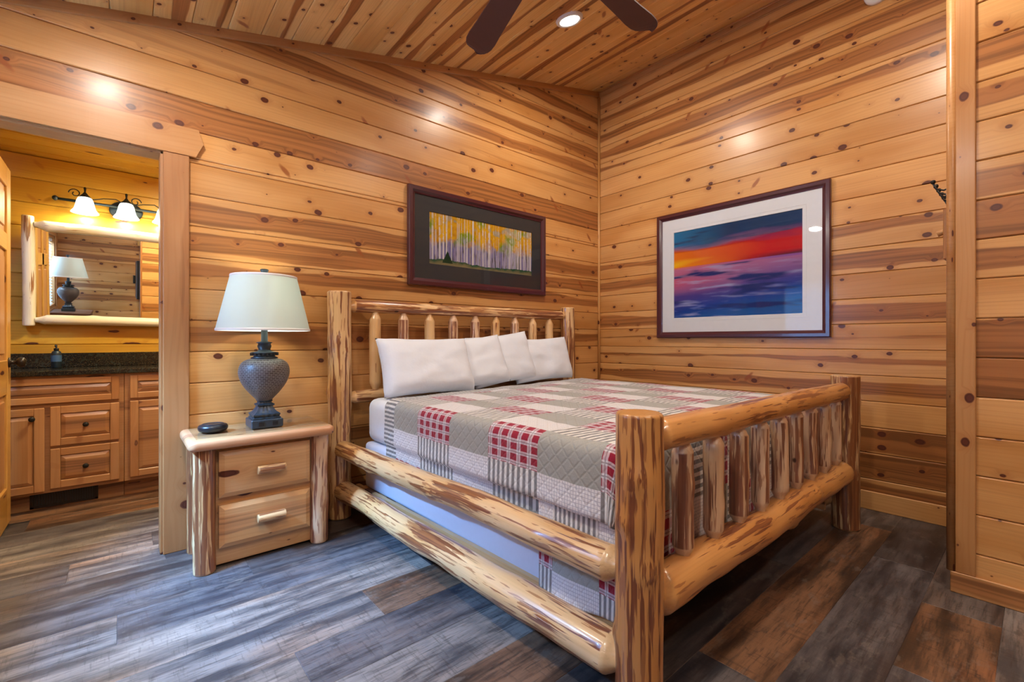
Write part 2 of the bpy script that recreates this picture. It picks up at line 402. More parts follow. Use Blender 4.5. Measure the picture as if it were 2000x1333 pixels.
# ------------------------------------------------------------------ mesh builder
class MB:
    def __init__(s, loc=(0, 0, 0)):
        s.v = []; s.f = []; s.wc = []; s.wp = []; s.sm = []; s.mi = []; s.loc = Vector(loc)
    def add(s, vs, fs, wc=None, wp=None, smooth=False, mi=0):
        o = len(s.v)
        s.v += [tuple(v) for v in vs]
        s.f += [tuple(i+o for i in f) for f in fs]
        s.wc += wc if wc else [(0, 0, 0)]*len(vs)
        s.wp += (wp if isinstance(wp, list) else [wp or (0, 0, 1)]*len(vs))
        s.sm += [smooth]*len(fs); s.mi += [mi]*len(fs)
        return s
    def box(s, lo, hi, bevel=0.0, axis=0, seed=None, wp=None, mi=0, seg=1, xf=None):
        lo = Vector(lo); hi = Vector(hi)
        bm = bmesh.new(); bmesh.ops.create_cube(bm, size=1.0)
        c = (lo+hi)/2; d = hi-lo
        for v in bm.verts: v.co = Vector((v.co[i]*d[i] for i in range(3))) + c
        if bevel > 0:
            bmesh.ops.bevel(bm, geom=bm.edges[:], offset=bevel, segments=seg, affect='EDGES', profile=0.5)
        bm.verts.index_update()
        sd = rnd.random()*9 if seed is None else seed
        ot = [i for i in range(3) if i != axis]
        vs = [v.co.copy() for v in bm.verts]
        wc = [(v[axis]+sd*7.3, (v[ot[1]]-c[ot[1]])+(v[ot[0]]-c[ot[0]])*0.6, sd) for v in vs]
        if xf: vs = [xf(v) for v in vs]
        s.add(vs, [[v.index for v in f.verts] for f in bm.faces], wc, wp, smooth=(seg > 1), mi=mi)
        bm.free(); return s
    def lathe(s, prof, c=(0, 0), n=32, smooth=True, cap=True, mi=0, ang=None):
        vs = []; wc = []; fs = []
        for (r, z) in prof:
            for i in range(n):
                a = 2*PI*i/n
                vs.append((c[0]+r*math.cos(a), c[1]+r*math.sin(a), z)); wc.append((a*0.10, z, 0))
        for j in range(len(prof)-1):
            for i in range(n):
                k = (i+1) % n
                fs.append((j*n+i, j*n+k, (j+1)*n+k, (j+1)*n+i))
        if cap:
            fs.append(tuple(range(n))[::-1]); fs.append(tuple((len(prof)-1)*n+i for i in range(n)))
        s.add(vs, fs, wc, None, smooth, mi); return s
    def tube(s, pts, r, n=10, smooth=True, mi=0, cap=True):
        pts = [Vector(p) for p in pts]
        rr = r if isinstance(r, (list, tuple)) else [r]*len(pts)
        vs = []; fs = []
        up = None
        for i, p in enumerate(pts):
            t = (pts[min(i+1, len(pts)-1)]-pts[max(i-1, 0)]).normalized()
            if up is None:
                up = t.orthogonal().normalized()
            up = (up - t*up.dot(t)).normalized()
            b = t.cross(up)
            for k in range(n):
                a = 2*PI*k/n
                vs.append(p+(up*math.cos(a)+b*math.sin(a))*rr[i])
        for j in range(len(pts)-1):
            for i in range(n):
                k = (i+1) % n
                fs.append((j*n+i, j*n+k, (j+1)*n+k, (j+1)*n+i))
        if cap:
            fs.append(tuple(range(n))[::-1]); fs.append(tuple((len(pts)-1)*n+i for i in range(n)))
        s.add(vs, fs, None, None, smooth, mi); return s
    def log(s, p0, p1, r, seed=0, tip0='flat', tip1='flat', amount=0.4, tone=1.0, wob=0.006, rough=0.05, n=28, knots=3, r1=None, mi=0):
        """a peeled log from p0 to p1 with uneven surface; tips flat or turned down to a pale tenon"""
        p0 = Vector(p0); p1 = Vector(p1); L = (p1-p0).length; T = (p1-p0)/L
        U = T.orthogonal().normalized()
        if abs(T.z) < 0.5: U = Vector((0, 0, 1)); U = (U-T*U.dot(T)).normalized()
        B = T.cross(U)
        rg = random.Random(int(seed*1000)+5)
        kn = [(rg.uniform(0.12, 0.88)*L, rg.uniform(0, 2*PI), rg.uniform(0.06, 0.16)) for _ in range(knots)]
        r1 = r1 or r
        stations = []
        tl = min(0.055, L*0.12)
        def body(a, b):
            k = max(4, int((b-a)/0.018)); return [a+(b-a)*i/k for i in range(k+1)]
        st = []
        if tip0 == 'tenon':
            st += [(0, 0.50, 1), (tl*0.30, 0.56, 1), (tl*0.62, 0.80, 1), (tl*0.9, 0.97, 1)]; a0 = tl
        else:
            st += [(0, 0.90, 1), (0.0035, 0.97, .6), (0.009, 1.0, 0)]; a0 = 0.012
        if tip1 == 'tenon': a1 = L-tl
        else: a1 = L-0.012
        st += [(a, 1.0, 0) for a in body(a0, a1)]
        if tip1 == 'tenon':
            st += [(L-tl*0.9, 0.97, 1), (L-tl*0.62, 0.80, 1), (L-tl*0.30, 0.56, 1), (L, 0.50, 1)]
        else:
            st += [(L-0.009, 1.0, 0), (L-0.0035, 0.97, .6), (L, 0.90, 1)]
        vs = []; wc = []; wp = []; fs = []
        for (a, m, e) in st:
            cx = wob*(noise.noise(Vector((a*1.7, seed*3.1, 0)))); cy = wob*(noise.noise(Vector((a*1.7, seed*3.1, 9))))
            rb = (r+(r1-r)*a/L)
            rb *= 1+rough*noise.noise(Vector((a*4.0, seed*2.0, 4)))
            for k in range(n):
                t = 2*PI*k/n
                q = rb*m*(1+rough*0.8*noise.noise(Vector((a*6.0, math.cos(t)*1.6, math.sin(t)*1.6+seed*5))))
                for (ka, kt, kh) in kn:
                    dt = (t-kt+PI) % (2*PI)-PI
                    q += r*kh*math.exp(-((a-ka)/0.03)**2-(dt/0.42)**2)*(1-e)
                lx, ly = math.cos(t)*q, math.sin(t)*q
                vs.append(p0+T*a+U*(lx+cx*(1-e))+B*(ly+cy*(1-e)))
                wc.append((a+seed*7.3, lx+seed*1.3, ly)); wp.append((amount, tone, e))
        m_ = len(st)
        for j in range(m_-1):
            for i in range(n):
                k = (i+1) % n
                fs.append((j*n+i, j*n+k, (j+1)*n+k, (j+1)*n+i))
        s.add(vs, fs, wc, wp, True, mi)
        # caps (own verts so the rim stays crisp)
        for (j, flip) in ((0, True), (m_-1, False)):
            ring = vs[j*n:(j+1)*n]; cc = sum(ring, Vector())/n
            cv = ring+[cc]
            cf = [((i, (i+1) % n, n) if not flip else ((i+1) % n, i, n)) for i in range(n)]
            s.add(cv, cf, wc[j*n:(j+1)*n]+[(wc[j*n][0], seed*1.3, 0)], [(amount, tone*0.95, 1)]*(n+1), False, mi)
        return s
    def build(s, name, mat, parent=None, paint=None):
        me = D.meshes.new(name)
        L = s.loc if parent is None or True else Vector()
        me.from_pydata([tuple(Vector(v)-L) for v in s.v], [], s.f)
        for m in (mat if isinstance(mat, list) else [mat]): me.materials.append(m)
        me.polygons.foreach_set('use_smooth', s.sm)
        me.polygons.foreach_set('material_index', s.mi)
        for nm, arr in (('wc', s.wc), ('wp', s.wp)):
            a = me.attributes.new(nm, 'FLOAT_VECTOR', 'POINT')
            a.data.foreach_set('vector', [float(c) for v in arr for c in v])
        if paint:
            a = me.color_attributes.new('paint', 'FLOAT_COLOR', 'POINT')
            a.data.foreach_set('color', [float(c) for v in paint for c in (*v, 1)])
        me.validate(); me.update()
        bm = bmesh.new(); bm.from_mesh(me); bmesh.ops.recalc_face_normals(bm, faces=bm.faces); bm.to_mesh(me); bm.free()
        o = D.objects.new(name, me); COL.objects.link(o)
        if parent is not None: o.parent = parent
        else: o.location = L
        return o

def tag(o, label, cat, group=None, kind=None):
    o['label'] = label; o['category'] = cat
    if group: o['group'] = group
    if kind: o['kind'] = kind
    return o
def thing(name, loc, label, cat, group=None):
    o = D.objects.new(name, None); COL.objects.link(o); o.location = loc; o.empty_display_size = 0.1
    return tag(o, label, cat, group)
def struct(o): o['kind'] = 'structure'; return o

# ------------------------------------------------------------------ boards and the room
PW = 0.1677; Z0 = 0.0288
def board(mb, O, A, B, N, a0, a1, b0, b1, seed, wp, g=0.0055, dep=0.0045, bc=None):
    O, A, B, N = map(Vector, (O, A, B, N))
    if bc is None: bc = (b0+b1)/2
    t = 0.0011 if g > .003 else 0.0
    prof = [(b0+t, -dep-.008), (b0+t, -dep), (b0+g, 0), (b1-g, 0), (b1-t, -dep), (b1-t, -dep-.008)]
    vs = []; wc = []
    for a in (a0, a1):
        for (b, d) in prof:
            vs.append(O+A*a+B*b+N*d); wc.append((a+seed*7.3, b-bc, seed))
    mb.add(vs, [(i, i+1, i+7, i+6) for i in range(5)], wc, wp)
def boards(mb, O, A, B, N, a0, a1, kmin, kmax, hearts, opens=(), seed=0, zb=None, zo=Z0, tone=None):
    """rows of boards; opens = [(a0, a1, b0, b1)] cut-outs"""
    rg = random.Random(seed)
    for k in range(kmin, kmax):
        b0, b1 = zo+PW*k, zo+PW*(k+1)
        sd = rg.uniform(0, 40)
        h = hearts.get(k) if isinstance(hearts, dict) else None
        if h is None:
            r = rg.random()
            h = (0.0, 0.0, 1.0) if r < 0.45 else (rg.uniform(0.02, 0.045), rg.uniform(-0.04, 0.04), 1.0)
        cuts = sorted({b0, b1, *[z for o in opens for z in (o[2], o[3]) if b0 < z < b1]})
        for c0, c1 in zip(cuts, cuts[1:]):
            segs = [(a0, a1)]
            for o in opens:
                if o[2] < (c0+c1)/2 < o[3]:
                    ns = []
                    for (s0, s1) in segs:
                        if o[0] > s0: ns.append((s0, min(s1, o[0])))
                        if o[1] < s1: ns.append((max(s0, o[1]), s1))
                    segs = [q for q in ns if q[1]-q[0] > 1e-4]
            for (s0, s1) in segs:
                board(mb, O, A, B, N, s0, s1, c0, c1, sd, h, bc=(b0+b1)/2,
                      g=0.0055 if (c1-c0) > 0.02 else 0.001)
OPEN = (-0.56, 0.165, -1.0, 2.066)
NH = {-1: (0, 0, 1), 0: (.04, 0, 1), 1: (0, 0, 1), 2: (.03, .03, 1), 3: (0, 0, 1.03), 4: (0, 0, 1.05), 5: (0, 0, 1.05), 6: (.040, .018, 1),
      7: (0.0, 0, .95), 8: (.034, .020, 1), 9: (.045, -.005, 1), 10: (.042, -.01, 1), 11: (0, 0, 1.08), 12: (0, 0, 1.08),
      13: (.11, 0, 1.12), 14: (0, 0, 1), 15: (.006, -.01, 1), 16: (.034, -.02, 1), 17: (.028, 0, 1), 18: (.028, .02, 1), 19: (.03, 0, 1), 20: (0, 0, 1)}
EH = {-1: (0, 0, 1), 0: (.050, 0, .95), 1: (.070, 0, .92), 2: (.065, 0, .95), 3: (0, 0, 1.05), 4: (.035, -.005, 1), 5: (.012, .01, 1), 6: (.010, 0, 1),
      7: (.04, -.01, 1), 8: (0, 0, 1), 9: (.04, .0, 1), 10: (.028, .03, 1), 11: (0, 0, 1.04), 12: (0, 0, 1.03), 13: (0, 0, 1.02), 14: (0, 0, 1.02),
      15: (0, .01, 1), 16: (.020, .02, 1), 17: (.038, 0, 1), 18: (.035, 0, 1), 19: (.035, 0.01, 1), 20: (.02, 0, 1), 21: (0, 0, 1)}
m = MB(); boards(m, (0, YN, 0), (1, 0, 0), (0, 0, 1), (0, -1, 0), XW-.02, XE, -1, 22, NH, [OPEN], 3)
def core(mb, x0, x1, y0, y1, z0, z1, mi=1): mb.box((x0, y0, z0), (x1, y1, z1), mi=mi)
core(m, 0.165, XE, YN+.0125, YN+.092, 0, 3.8); core(m, XW-.1, -0.56, YN+.0125, YN+.092, 0, 3.8); core(m, -0.56, 0.165, YN+.0125, YN+.092, 2.066, 3.8)
boards(m, (0, YN+.105, 0), (1, 0, 0), (0, 0, 1), (0, 1, 0), -1.1, 1.3, -1, 14, {}, [OPEN], 5)
struct(m.build('wall_north', [M['wall'], M['slab']]))
m = MB(); boards(m, (XE, 0, 0), (0, 1, 0), (0, 0, 1), (-1, 0, 0), YS, YN, -1, 22, EH, [], 8)
core(m, XE+.0125, XE+.1, YS, YN+.1, 0, 3.9)
struct(m.build('wall_east', [M['wall'], M['slab']]))
WIN = [(2.0, 2.76, 0.95, 2.05), (-1.05, -0.05, 0.95, 2.05)]
m = MB(); boards(m, (XW, 0, 0), (0, 1, 0), (0, 0, 1), (1, 0, 0), YS, YN, -1, 15, {}, WIN, 12)
for (a, b, c, d) in ((YS-.1, WIN[1][0], 0, 2.7), (WIN[1][1], WIN[0][0], 0, 2.7), (WIN[0][1], YN+.1, 0, 2.7),
                     (WIN[0][0], WIN[0][1], 0, .95), (WIN[0][0], WIN[0][1], 2.05, 2.7), (WIN[1][0], WIN[1][1], 0, .95), (WIN[1][0], WIN[1][1], 2.05, 2.7)):
    core(m, XW-.1, XW-.0125, a, b, c, d)
struct(m.build('wall_west', [M['wall'], M['slab']]))
m = MB(); boards(m, (0, YS, 0), (1, 0, 0), (0, 0, 1), (0, 1, 0), XW, XE, -1, 22, {}, [(0.33, 1.15, -1, 2.06)], 15)
core(m, XW-.1, XE+.1, YS-.1, YS-.0125, 0, 3.9)
struct(m.build('wall_south', [M['wall'], M['slab']]))
PX, PY = 2.766, 0.262
PH = {0: (0, 0, 1.05), 1: (0, 0, 1.08), 2: (0, 0, 1.08), 3: (0, 0, 1.05), 4: (0, 0, 1.05), 5: (.09, 0, 1), 6: (.075, .0, .95), 7: (0, 0, 1.05), 8: (.035, 0, 1), 9: (.09, 0, 1.05), 10: (.05, 0, 1), 11: (0, 0, 1), 12: (.04, 0, 1)}
m = MB(); boards(m, (PX, 0, -.012), (0, 1, 0), (0, 0, 1), (-1, 0, 0), YS, PY, -1, 22, PH, [], 21)
boards(m, (0, PY, -.012), (1, 0, 0), (0, 0, 1), (0, 1, 0), PX, XE, -1, 22, {}, [], 22)
core(m, PX+.0125, XE-.01, YS, PY-.0125, 0, 3.4)
struct(m.build('wall_closet', [M['wall'], M['slab']]))
# ceiling, boards run north-south down the slope plane
cs = math.sqrt(1+SL*SL); AX = Vector((1/cs, 0, SL/cs)); NX = Vector((SL/cs, 0, -1/cs))
m = MB(); rg = random.Random(4)
w = 0.168; k = 0
while k*w < (XE-XW+.1)*cs:
    b0 = k*w
    r = rg.random(); h = (0, 0, 1.0) if r < .45 else (rg.uniform(.015, .03), rg.uniform(-.04, .04), 1.0)
    board(m, (XE+.02, 0, ceil_z(XE+.02)), (0, 1, 0), tuple(-AX), tuple(NX), YS, YN+.01, b0, b0+w, rg.uniform(0, 40), h)
    k += 1
v = []
for (x, y) in ((XW-.1, YS-.1), (XE+.1, YS-.1), (XE+.1, YN+.1), (XW-.1, YN+.1)):
    v.append((x, y, ceil_z(x)+.014))
for (x, y) in ((XW-.1, YS-.1), (XE+.1, YS-.1), (XE+.1, YN+.1), (XW-.1, YN+.1)):
    v.append((x, y, ceil_z(x)+.08))
m.add(v, [(0, 1, 2, 3), (4, 5, 6, 7), (0, 1, 5, 4), (1, 2, 6, 5), (2, 3, 7, 6), (3, 0, 4, 7)], mi=1)
struct(m.build('ceiling', [M['ceiling'], M['slab']]))
# bathroom shell
ZBC = 2.41
m = MB(); boards(m, (0, YB, .03), (1, 0, 0), (0, 0, 1), (0, -1, 0), -1.1, 1.3, -1, 14, {k: (0, 0, 1) for k in range(-1, 15)}, [], 31)
core(m, -1.2, 1.4, YB+.0125, YB+.1, 0, 2.6)
struct(m.build('wall_bath_back', [M['bath'], M['slab']]))
m = MB(); boards(m, (-1.1, 0, 0), (0, 1, 0), (0, 0, 1), (1, 0, 0), YN+.105, YB, -1, 14, {}, [], 32)
core(m, -1.2, -1.1125, YN+.1, YB+.1, 0, 2.6)
struct(m.build('wall_bath_west', [M['bath'], M['slab']]))
m = MB(); boards(m, (1.3, 0, 0), (0, 1, 0), (0, 0, 1), (-1, 0, 0), YN+.105, YB, -1, 14, {}, [], 33)
core(m, 1.3125, 1.4, YN+.1, YB+.1, 0, 2.6)
struct(m.build('wall_bath_east', [M['bath'], M['slab']]))
m = MB()
for k in range(10):
    board(m, (0, YN+.105, ZBC), (1, 0, 0), (0, 1, 0), (0, 0, -1), -1.1, 1.3, k*PW, (k+1)*PW, rnd.uniform(0, 30), (0, 0, 1.0))
m.box((-1.2, YN+.1, ZBC+.0125), (1.4, YB+.1, ZBC+.08), mi=1)
struct(m.build('ceiling_bath', [M['bath'], M['slab']]))

# floor planks
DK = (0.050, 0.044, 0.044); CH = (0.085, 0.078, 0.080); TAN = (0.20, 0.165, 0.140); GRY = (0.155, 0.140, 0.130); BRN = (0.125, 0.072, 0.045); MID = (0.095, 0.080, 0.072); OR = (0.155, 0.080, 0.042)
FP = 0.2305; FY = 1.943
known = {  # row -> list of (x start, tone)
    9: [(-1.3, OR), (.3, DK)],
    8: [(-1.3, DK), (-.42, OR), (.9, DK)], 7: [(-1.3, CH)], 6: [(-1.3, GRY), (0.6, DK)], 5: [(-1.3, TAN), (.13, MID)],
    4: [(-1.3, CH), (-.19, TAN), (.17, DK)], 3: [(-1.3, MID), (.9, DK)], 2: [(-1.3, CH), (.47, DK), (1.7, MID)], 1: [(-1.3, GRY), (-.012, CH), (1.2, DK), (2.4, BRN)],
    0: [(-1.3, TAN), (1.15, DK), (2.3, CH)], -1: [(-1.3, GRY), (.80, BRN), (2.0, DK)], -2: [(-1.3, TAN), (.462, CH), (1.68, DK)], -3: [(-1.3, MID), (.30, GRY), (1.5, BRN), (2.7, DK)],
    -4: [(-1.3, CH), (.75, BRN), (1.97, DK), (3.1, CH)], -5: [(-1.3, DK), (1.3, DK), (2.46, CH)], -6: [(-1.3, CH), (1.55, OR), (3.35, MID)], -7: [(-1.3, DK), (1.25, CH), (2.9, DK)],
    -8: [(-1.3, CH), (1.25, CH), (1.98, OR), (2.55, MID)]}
m = MB(); rg = random.Random(9)
for j in range(-16, 13):
    y0 = FY+FP*j; y1 = y0+FP
    if y0 > YB+.05: continue
    if j in known:
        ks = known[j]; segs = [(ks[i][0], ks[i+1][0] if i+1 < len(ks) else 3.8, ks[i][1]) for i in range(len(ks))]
    else:
        segs = []; x = -1.3-rg.random()
        while x < 3.8:
            segs.append((max(x, -1.3), min(x+1.22, 3.8), rg.choice([DK, CH, GRY, BRN, MID, TAN]))); x += 1.22
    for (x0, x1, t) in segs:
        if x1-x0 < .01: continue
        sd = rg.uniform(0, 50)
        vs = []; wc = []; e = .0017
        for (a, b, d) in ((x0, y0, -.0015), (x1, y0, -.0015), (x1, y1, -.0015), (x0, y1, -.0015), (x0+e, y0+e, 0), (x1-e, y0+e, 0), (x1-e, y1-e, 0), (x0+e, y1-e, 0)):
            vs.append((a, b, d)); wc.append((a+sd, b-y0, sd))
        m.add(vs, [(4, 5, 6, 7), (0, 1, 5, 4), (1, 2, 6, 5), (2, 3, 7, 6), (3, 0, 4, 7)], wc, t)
m.box((-1.3, -1.7, -.1), (3.8, YB+.1, -.0016), mi=1)
struct(m.build('floor', [M['floor'], M['black']]))

# trims
def trim(name, lo, hi, axis, bevel=.003, mat='trim', wp=(0, 0, 1)):
    m = MB(); m.box(lo, hi, bevel, axis, wp=wp); return struct(m.build(name, M[mat]))
trim('baseboard_east', (XE-.016, PY, 0), (XE, YN-.016, .118), 1, wp=(0, 0, 1.05), mat='wall')
trim('baseboard_north', (.272, YN-.016, 0), (XE-.016, YN, .118), 0, mat='wall')
trim('baseboard_closet', (PX-.016, YS, 0), (PX, PY, .090), 1, mat='trim', wp=(.02, 0, 1.05))
trim('baseboard_west', (XW, YS, 0), (XW+.016, YN, .118), 1)
trim('trim_1', (PX-.014, .183, .090), (PX, .246, 3.36), 2, mat='trim', wp=(0, 0, 1.05))
m = MB()
m.lathe([(.017, .0901), (.017, 3.36)], (PX+.002, PY-.003), 20, cap=True)
struct(m.build('trim_2', M['trim']))
m = MB(); m.lathe([(.013, .12), (.013, 3.60)], (XE-.010, YN-.010), 16)
m.wp = [(0, 0, 1)]*len(m.v); m.wc = [(v[2], v[0]*3, 2) for v in m.v]
struct(m.build('trim_3', M['wall']))
# crown strips: north wall follows the slope, east wall is level
def sloped_box(mb, x0, x1, y0, y1, d0, d1, seed=1):
    vs = []; wc = []
    for x in (x0, x1):
        for (y, d) in ((y0, d0), (y1, d0), (y1, d1), (y0, d1)):
            vs.append((x, y, ceil_z(x)-d)); wc.append((x+seed, d-.02+y*0, seed))
    mb.add(vs, [(0, 1, 2, 3), (4, 5, 6, 7), (0, 1, 5, 4), (1, 2, 6, 5), (2, 3, 7, 6), (3, 0, 4, 7)], wc, (0, 0, 1.0))
m = MB(); sloped_box(m, XW, XE, YN-.018, YN, .0, .046)
struct(m.build('trim_4', M['trim']))
m = MB(); m.box((XE-.018, PY, 3.614-.060), (XE, YN-.018, 3.614-.004), .003, 1); m.box((XE-.030, PY, 3.614-.022), (XE-.018, YN-.018, 3.614-.006), .003, 1)
struct(m.build('trim_5', M['trim']))
# doorway casing, jambs and header with its mitred end
trim('trim_6', (.162, YN-.020, 0), (.272, YN, 2.066), 2, wp=(0.02, 0.05, 1.0), mat='casing')
trim('trim_7', (.150, YN-.005, 0), (.166, YN+.11, 2.066), 2, mat='casing')
trim('trim_8', (-.665, YN-.020, 0), (-.555, YN, 2.066), 2, mat='casing')
trim('trim_9', (-.561, YN-.005, 0), (-.545, YN+.11, 2.066), 2, mat='casing')
trim('trim_10', (-.561, YN-.005, 2.052), (.166, YN+.11, 2.068), 0, mat='casing')
m = MB(); y0, y1 = YN-.024, YN
x0, x1, z0, z1 = -.76, .300, 2.066, 2.212
outl = [(x0, z0), (x1, z0), (x1+.036, z0+.036), (x1+.036, z1-.0), (x0, z1)]
outl = [(x0, z0), (x1, z0), (x1+.034, z0+.075), (x1+.012, z1), (x0, z1)]
vs = [(x, y0, z) for x, z in outl]+[(x, y1, z) for x, z in outl]; n_ = 5
m.add(vs, [tuple(range(n_)), tuple(range(n_, 2*n_))]+[(i, (i+1) % n_, n_+(i+1) % n_, n_+i) for i in range(n_)],
      [(v[0]+3, v[2]-2.14, 3) for v in vs], (.0, 0, 1.05))
struct(m.build('trim_11', M['trim']))
# windows with panes (west wall)
for i, (a, b, c, d) in enumerate(WIN):
    m = MB(XW and (XW, (a+b)/2, c))
    m.box((XW-.1, a, c), (XW-.0, a+.04, d), .003, 2); m.box((XW-.1, b-.04, c), (XW-.0, b, d), .003, 2)
    m.box((XW-.1, a, c), (XW+.0, b, c+.04), .003, 1); m.box((XW-.1, a, d-.04), (XW+.0, b, d), .003, 1)
    m.box((XW-.0, a-.07, c-.07), (XW+.018, a, d+.07), .003, 2); m.box((XW-.0, b, c-.07), (XW+.018, b+.07, d+.07), .003, 2)
    m.box((XW-.0, a, d), (XW+.018, b, d+.07), .003, 1); m.box((XW-.0, a, c-.07), (XW+.018, b, c), .003, 1)
    w_ = struct(m.build('window_%d' % (i+1), M['trim']))
    g = MB(m.loc); g.box((XW-.085, a+.04, c+.04), (XW-.081, b-.04, d-.04)); g.build('pane', M['pane'], w_)
    s_ = MB(m.loc); z = c+.06
    while z < d-.08:
        vs = [(XW-.062, a+.045, z+.018), (XW-.026, a+.045, z-.018), (XW-.026, b-.045, z-.018), (XW-.062, b-.045, z+.018)]
        vs2 = [(x, y, zz+.0015) for (x, y, zz) in vs]
        s_.add(vs+vs2, [(0, 1, 2, 3), (4, 5, 6, 7), (0, 1, 5, 4), (1, 2, 6, 5), (2, 3, 7, 6), (3, 0, 4, 7)])
        z += .046
    s_.box((XW-.065, a+.042, d-.08), (XW-.02, b-.042, d-.042), .003)
    o = s_.build('window_blind', M['blind'])
    tag(o, ['white slatted blind in the window nearest the bathroom doorway', 'white slatted blind in the window behind the tall dresser lamp'][i], 'window blind', 'white slatted window blinds')

# ------------------------------------------------------------------ recessed lights, smoke alarm, fan
for i, (x, y) in enumerate(DOWN):
    lab = ['round recessed ceiling light between the fan blades and the corner', 'round recessed ceiling light above the bathroom doorway',
           'round recessed ceiling light above the foot of the bed', 'round recessed ceiling light over the open floor by the window', 'round recessed ceiling light near the back wall'][i]
    c = Vector((x, y, ceil_z(x)))
    t = thing('ceiling_light', c, lab, 'ceiling light', 'recessed ceiling lights')
    R = Matrix.Rotation(-tilt, 3, 'Y')
    def place(mb): mb.v = [tuple(R @ Vector(v)+c) for v in mb.v]; return mb
    a = MB(c); a.lathe([(.066, -.006), (.068, -.014), (.080, -.016), (.090, -.009), (.093, .004)], n=40, cap=False); place(a).build('trim_ring', M['white'], t)
    a = MB(c); a.lathe([(.067, -.010), (.040, -.0115), (.003, -.012)], n=32); place(a).build('diffuser', M['led'], t)
c = Vector((.45, 3.62, 2.41)); t = thing('ceiling_light', c, 'round unseen fill light added in the low bathroom ceiling', 'ceiling light', 'recessed ceiling lights')  # unseen fixture added to go with the bathroom fill
a = MB(c); a.lathe([(.090, 2.406), (.093, 2.400), (.110, 2.399), (.118, 2.411)], (.45, 3.62), 40, cap=False); a.build('trim_ring', M['white'], t)
a = MB(c); a.lathe([(.091, 2.4075), (.04, 2.4072), (.003, 2.407)], (.45, 3.62), 32); a.build('diffuser', M['led'], t)
c = Vector((XE, .69, 3.325)); m = MB(c)
R = Matrix.Rotation(-PI/2, 3, 'Y')
m.lathe([(.068, 0), (.068, .018), (.060, .032), (.035, .037), (.002, .038)], n=36)
m.v = [tuple(R @ Vector(v)+c) for v in m.v]
t = m.build('smoke_alarm', M['white']); tag(t, 'round white smoke alarm high on the right-hand board wall', 'smoke alarm')
a = MB(c); a.lathe([(.020, .0375), (.019, .041), (.002, .042)], n=20); a.v = [tuple(R @ Vector(v)+c) for v in a.v]; a.build('test_button', M['white'], t)

FH = Vector((1.20, 1.20, 2.60))
fan = thing('ceiling_fan', (FH.x, FH.y, ceil_z(FH.x)), 'dark brown bladed ceiling fan hanging from the sloped plank ceiling', 'ceiling fan')
FL = fan.location
m = MB(FL); m.lathe([(.075, ceil_z(FH.x)+.0), (.07, ceil_z(FH.x)-.05), (.03, ceil_z(FH.x)-.085), (.014, ceil_z(FH.x)-.09)], (FH.x, FH.y), 28); m.build('canopy', M['bronze'], fan)
m = MB(FL); m.lathe([(.013, 2.67), (.013, ceil_z(FH.x)-.07)], (FH.x, FH.y), 16); m.build('downrod', M['bronze'], fan)
m = MB(FL); m.lathe([(.03, 2.52), (.08, 2.53), (.115, 2.57), (.12, 2.62), (.10, 2.66), (.05, 2.69), (.02, 2.70)], (FH.x, FH.y), 36); m.build('motor', M['bronze'], fan)
A0 = 75.0
for k in range(5):
    ang = math.radians(A0-72*k); d = Vector((math.cos(ang), math.sin(ang), 0)); p = Vector((-d.y, d.x, 0))
    prof = [(.20, .045), (.24, .052), (.35, .056), (.55, .064), (.64, .070), (.685, .068), (.712, .060), (.730, .047), (.741, .030), (.745, .010)]
    vs = []
    for (r, w) in prof: vs += [FH+d*r+p*w+Vector((0, 0, .012)), FH+d*r-p*w-Vector((0, 0, .012))]
    n0 = len(vs); vs += [v+Vector((0, 0, .006)) for v in vs]; fs = []
    for j in range(len(prof)-1):
        a = 2*j; fs += [(a, a+2, a+3, a+1), (n0+a, n0+a+1, n0+a+3, n0+a+2), (a, a+2, n0+a+2, n0+a), (a+1, a+3, n0+a+3, n0+a+1)]
    fs += [(0, 1, n0+1, n0), (n0-2, n0-1, 2*n0-1, 2*n0-2)]
    b = MB(FL); b.add(vs, fs); bl = b.build('blade', M['fanblade'], fan)
    b = MB(FL); b.tube([FH+d*.10, FH+d*.17+Vector((0, 0, -.012)), FH+d*.28+Vector((0, 0, -.004))], .010, 8); b.build('blade_bracket', M['bronze'], fan)

# ------------------------------------------------------------------ bed frame
PA = (1.030, 2.845); PB = (3.118, 2.845); PC = (1.122, .750); PD = (3.222, .752)   # head west, head east, foot west, foot east
bed = thing('log_bed_frame', (2.12, 1.8, 0), 'peeled log bed frame with round posts, spindled headboard and footboard', 'bed frame')
BL = bed.location
def lg(name, p0, p1, r, mat='log', parent=bed, loc=BL, **k):
    b = MB(loc); b.log(p0, p1, r, **k); return b.build(name, M[mat], parent)
lg('head_post', (*PA, 0), (*PA, 1.400), .070, seed=1, amount=.45, knots=6, tone=1.0, rough=.07)
lg('head_post', (*PB, 0), (*PB, 1.395), .064, seed=2, amount=.6, knots=4)
lg('foot_post', (*PC, 0), (*PC, .893), .0675, 'log_orange', seed=3, amount=.50, knots=5, tone=1.0)
lg('foot_post', (*PD, 0), (*PD, .893), .071, 'log', seed=4, amount=.75, knots=4, tone=.85)
lg('headboard_rail', (1.072, 2.845, 1.312), (3.07, 2.845, 1.322), .040, seed=5, amount=.75, tip0='tenon', tip1='tenon', knots=7, tone=1.05)
lg('headboard_rail', (1.072, 2.845, .737), (3.07, 2.845, .737), .040, seed=6, amount=.6, tip0='tenon', tip1='tenon', knots=5)
lg('footboard_rail', (1.165, .750, .815), (3.175, .752, .805), .050, 'log_orange', seed=7, amount=.30, tip0='tenon', tip1='tenon', knots=6, tone=1.12)
lg('footboard_rail', (1.165, .750, .345), (3.175, .752, .338), .066, 'log_orange', seed=8, amount=.30, tip0='tenon', tip1='tenon', knots=7, tone=1.12, rough=.08, wob=.008)
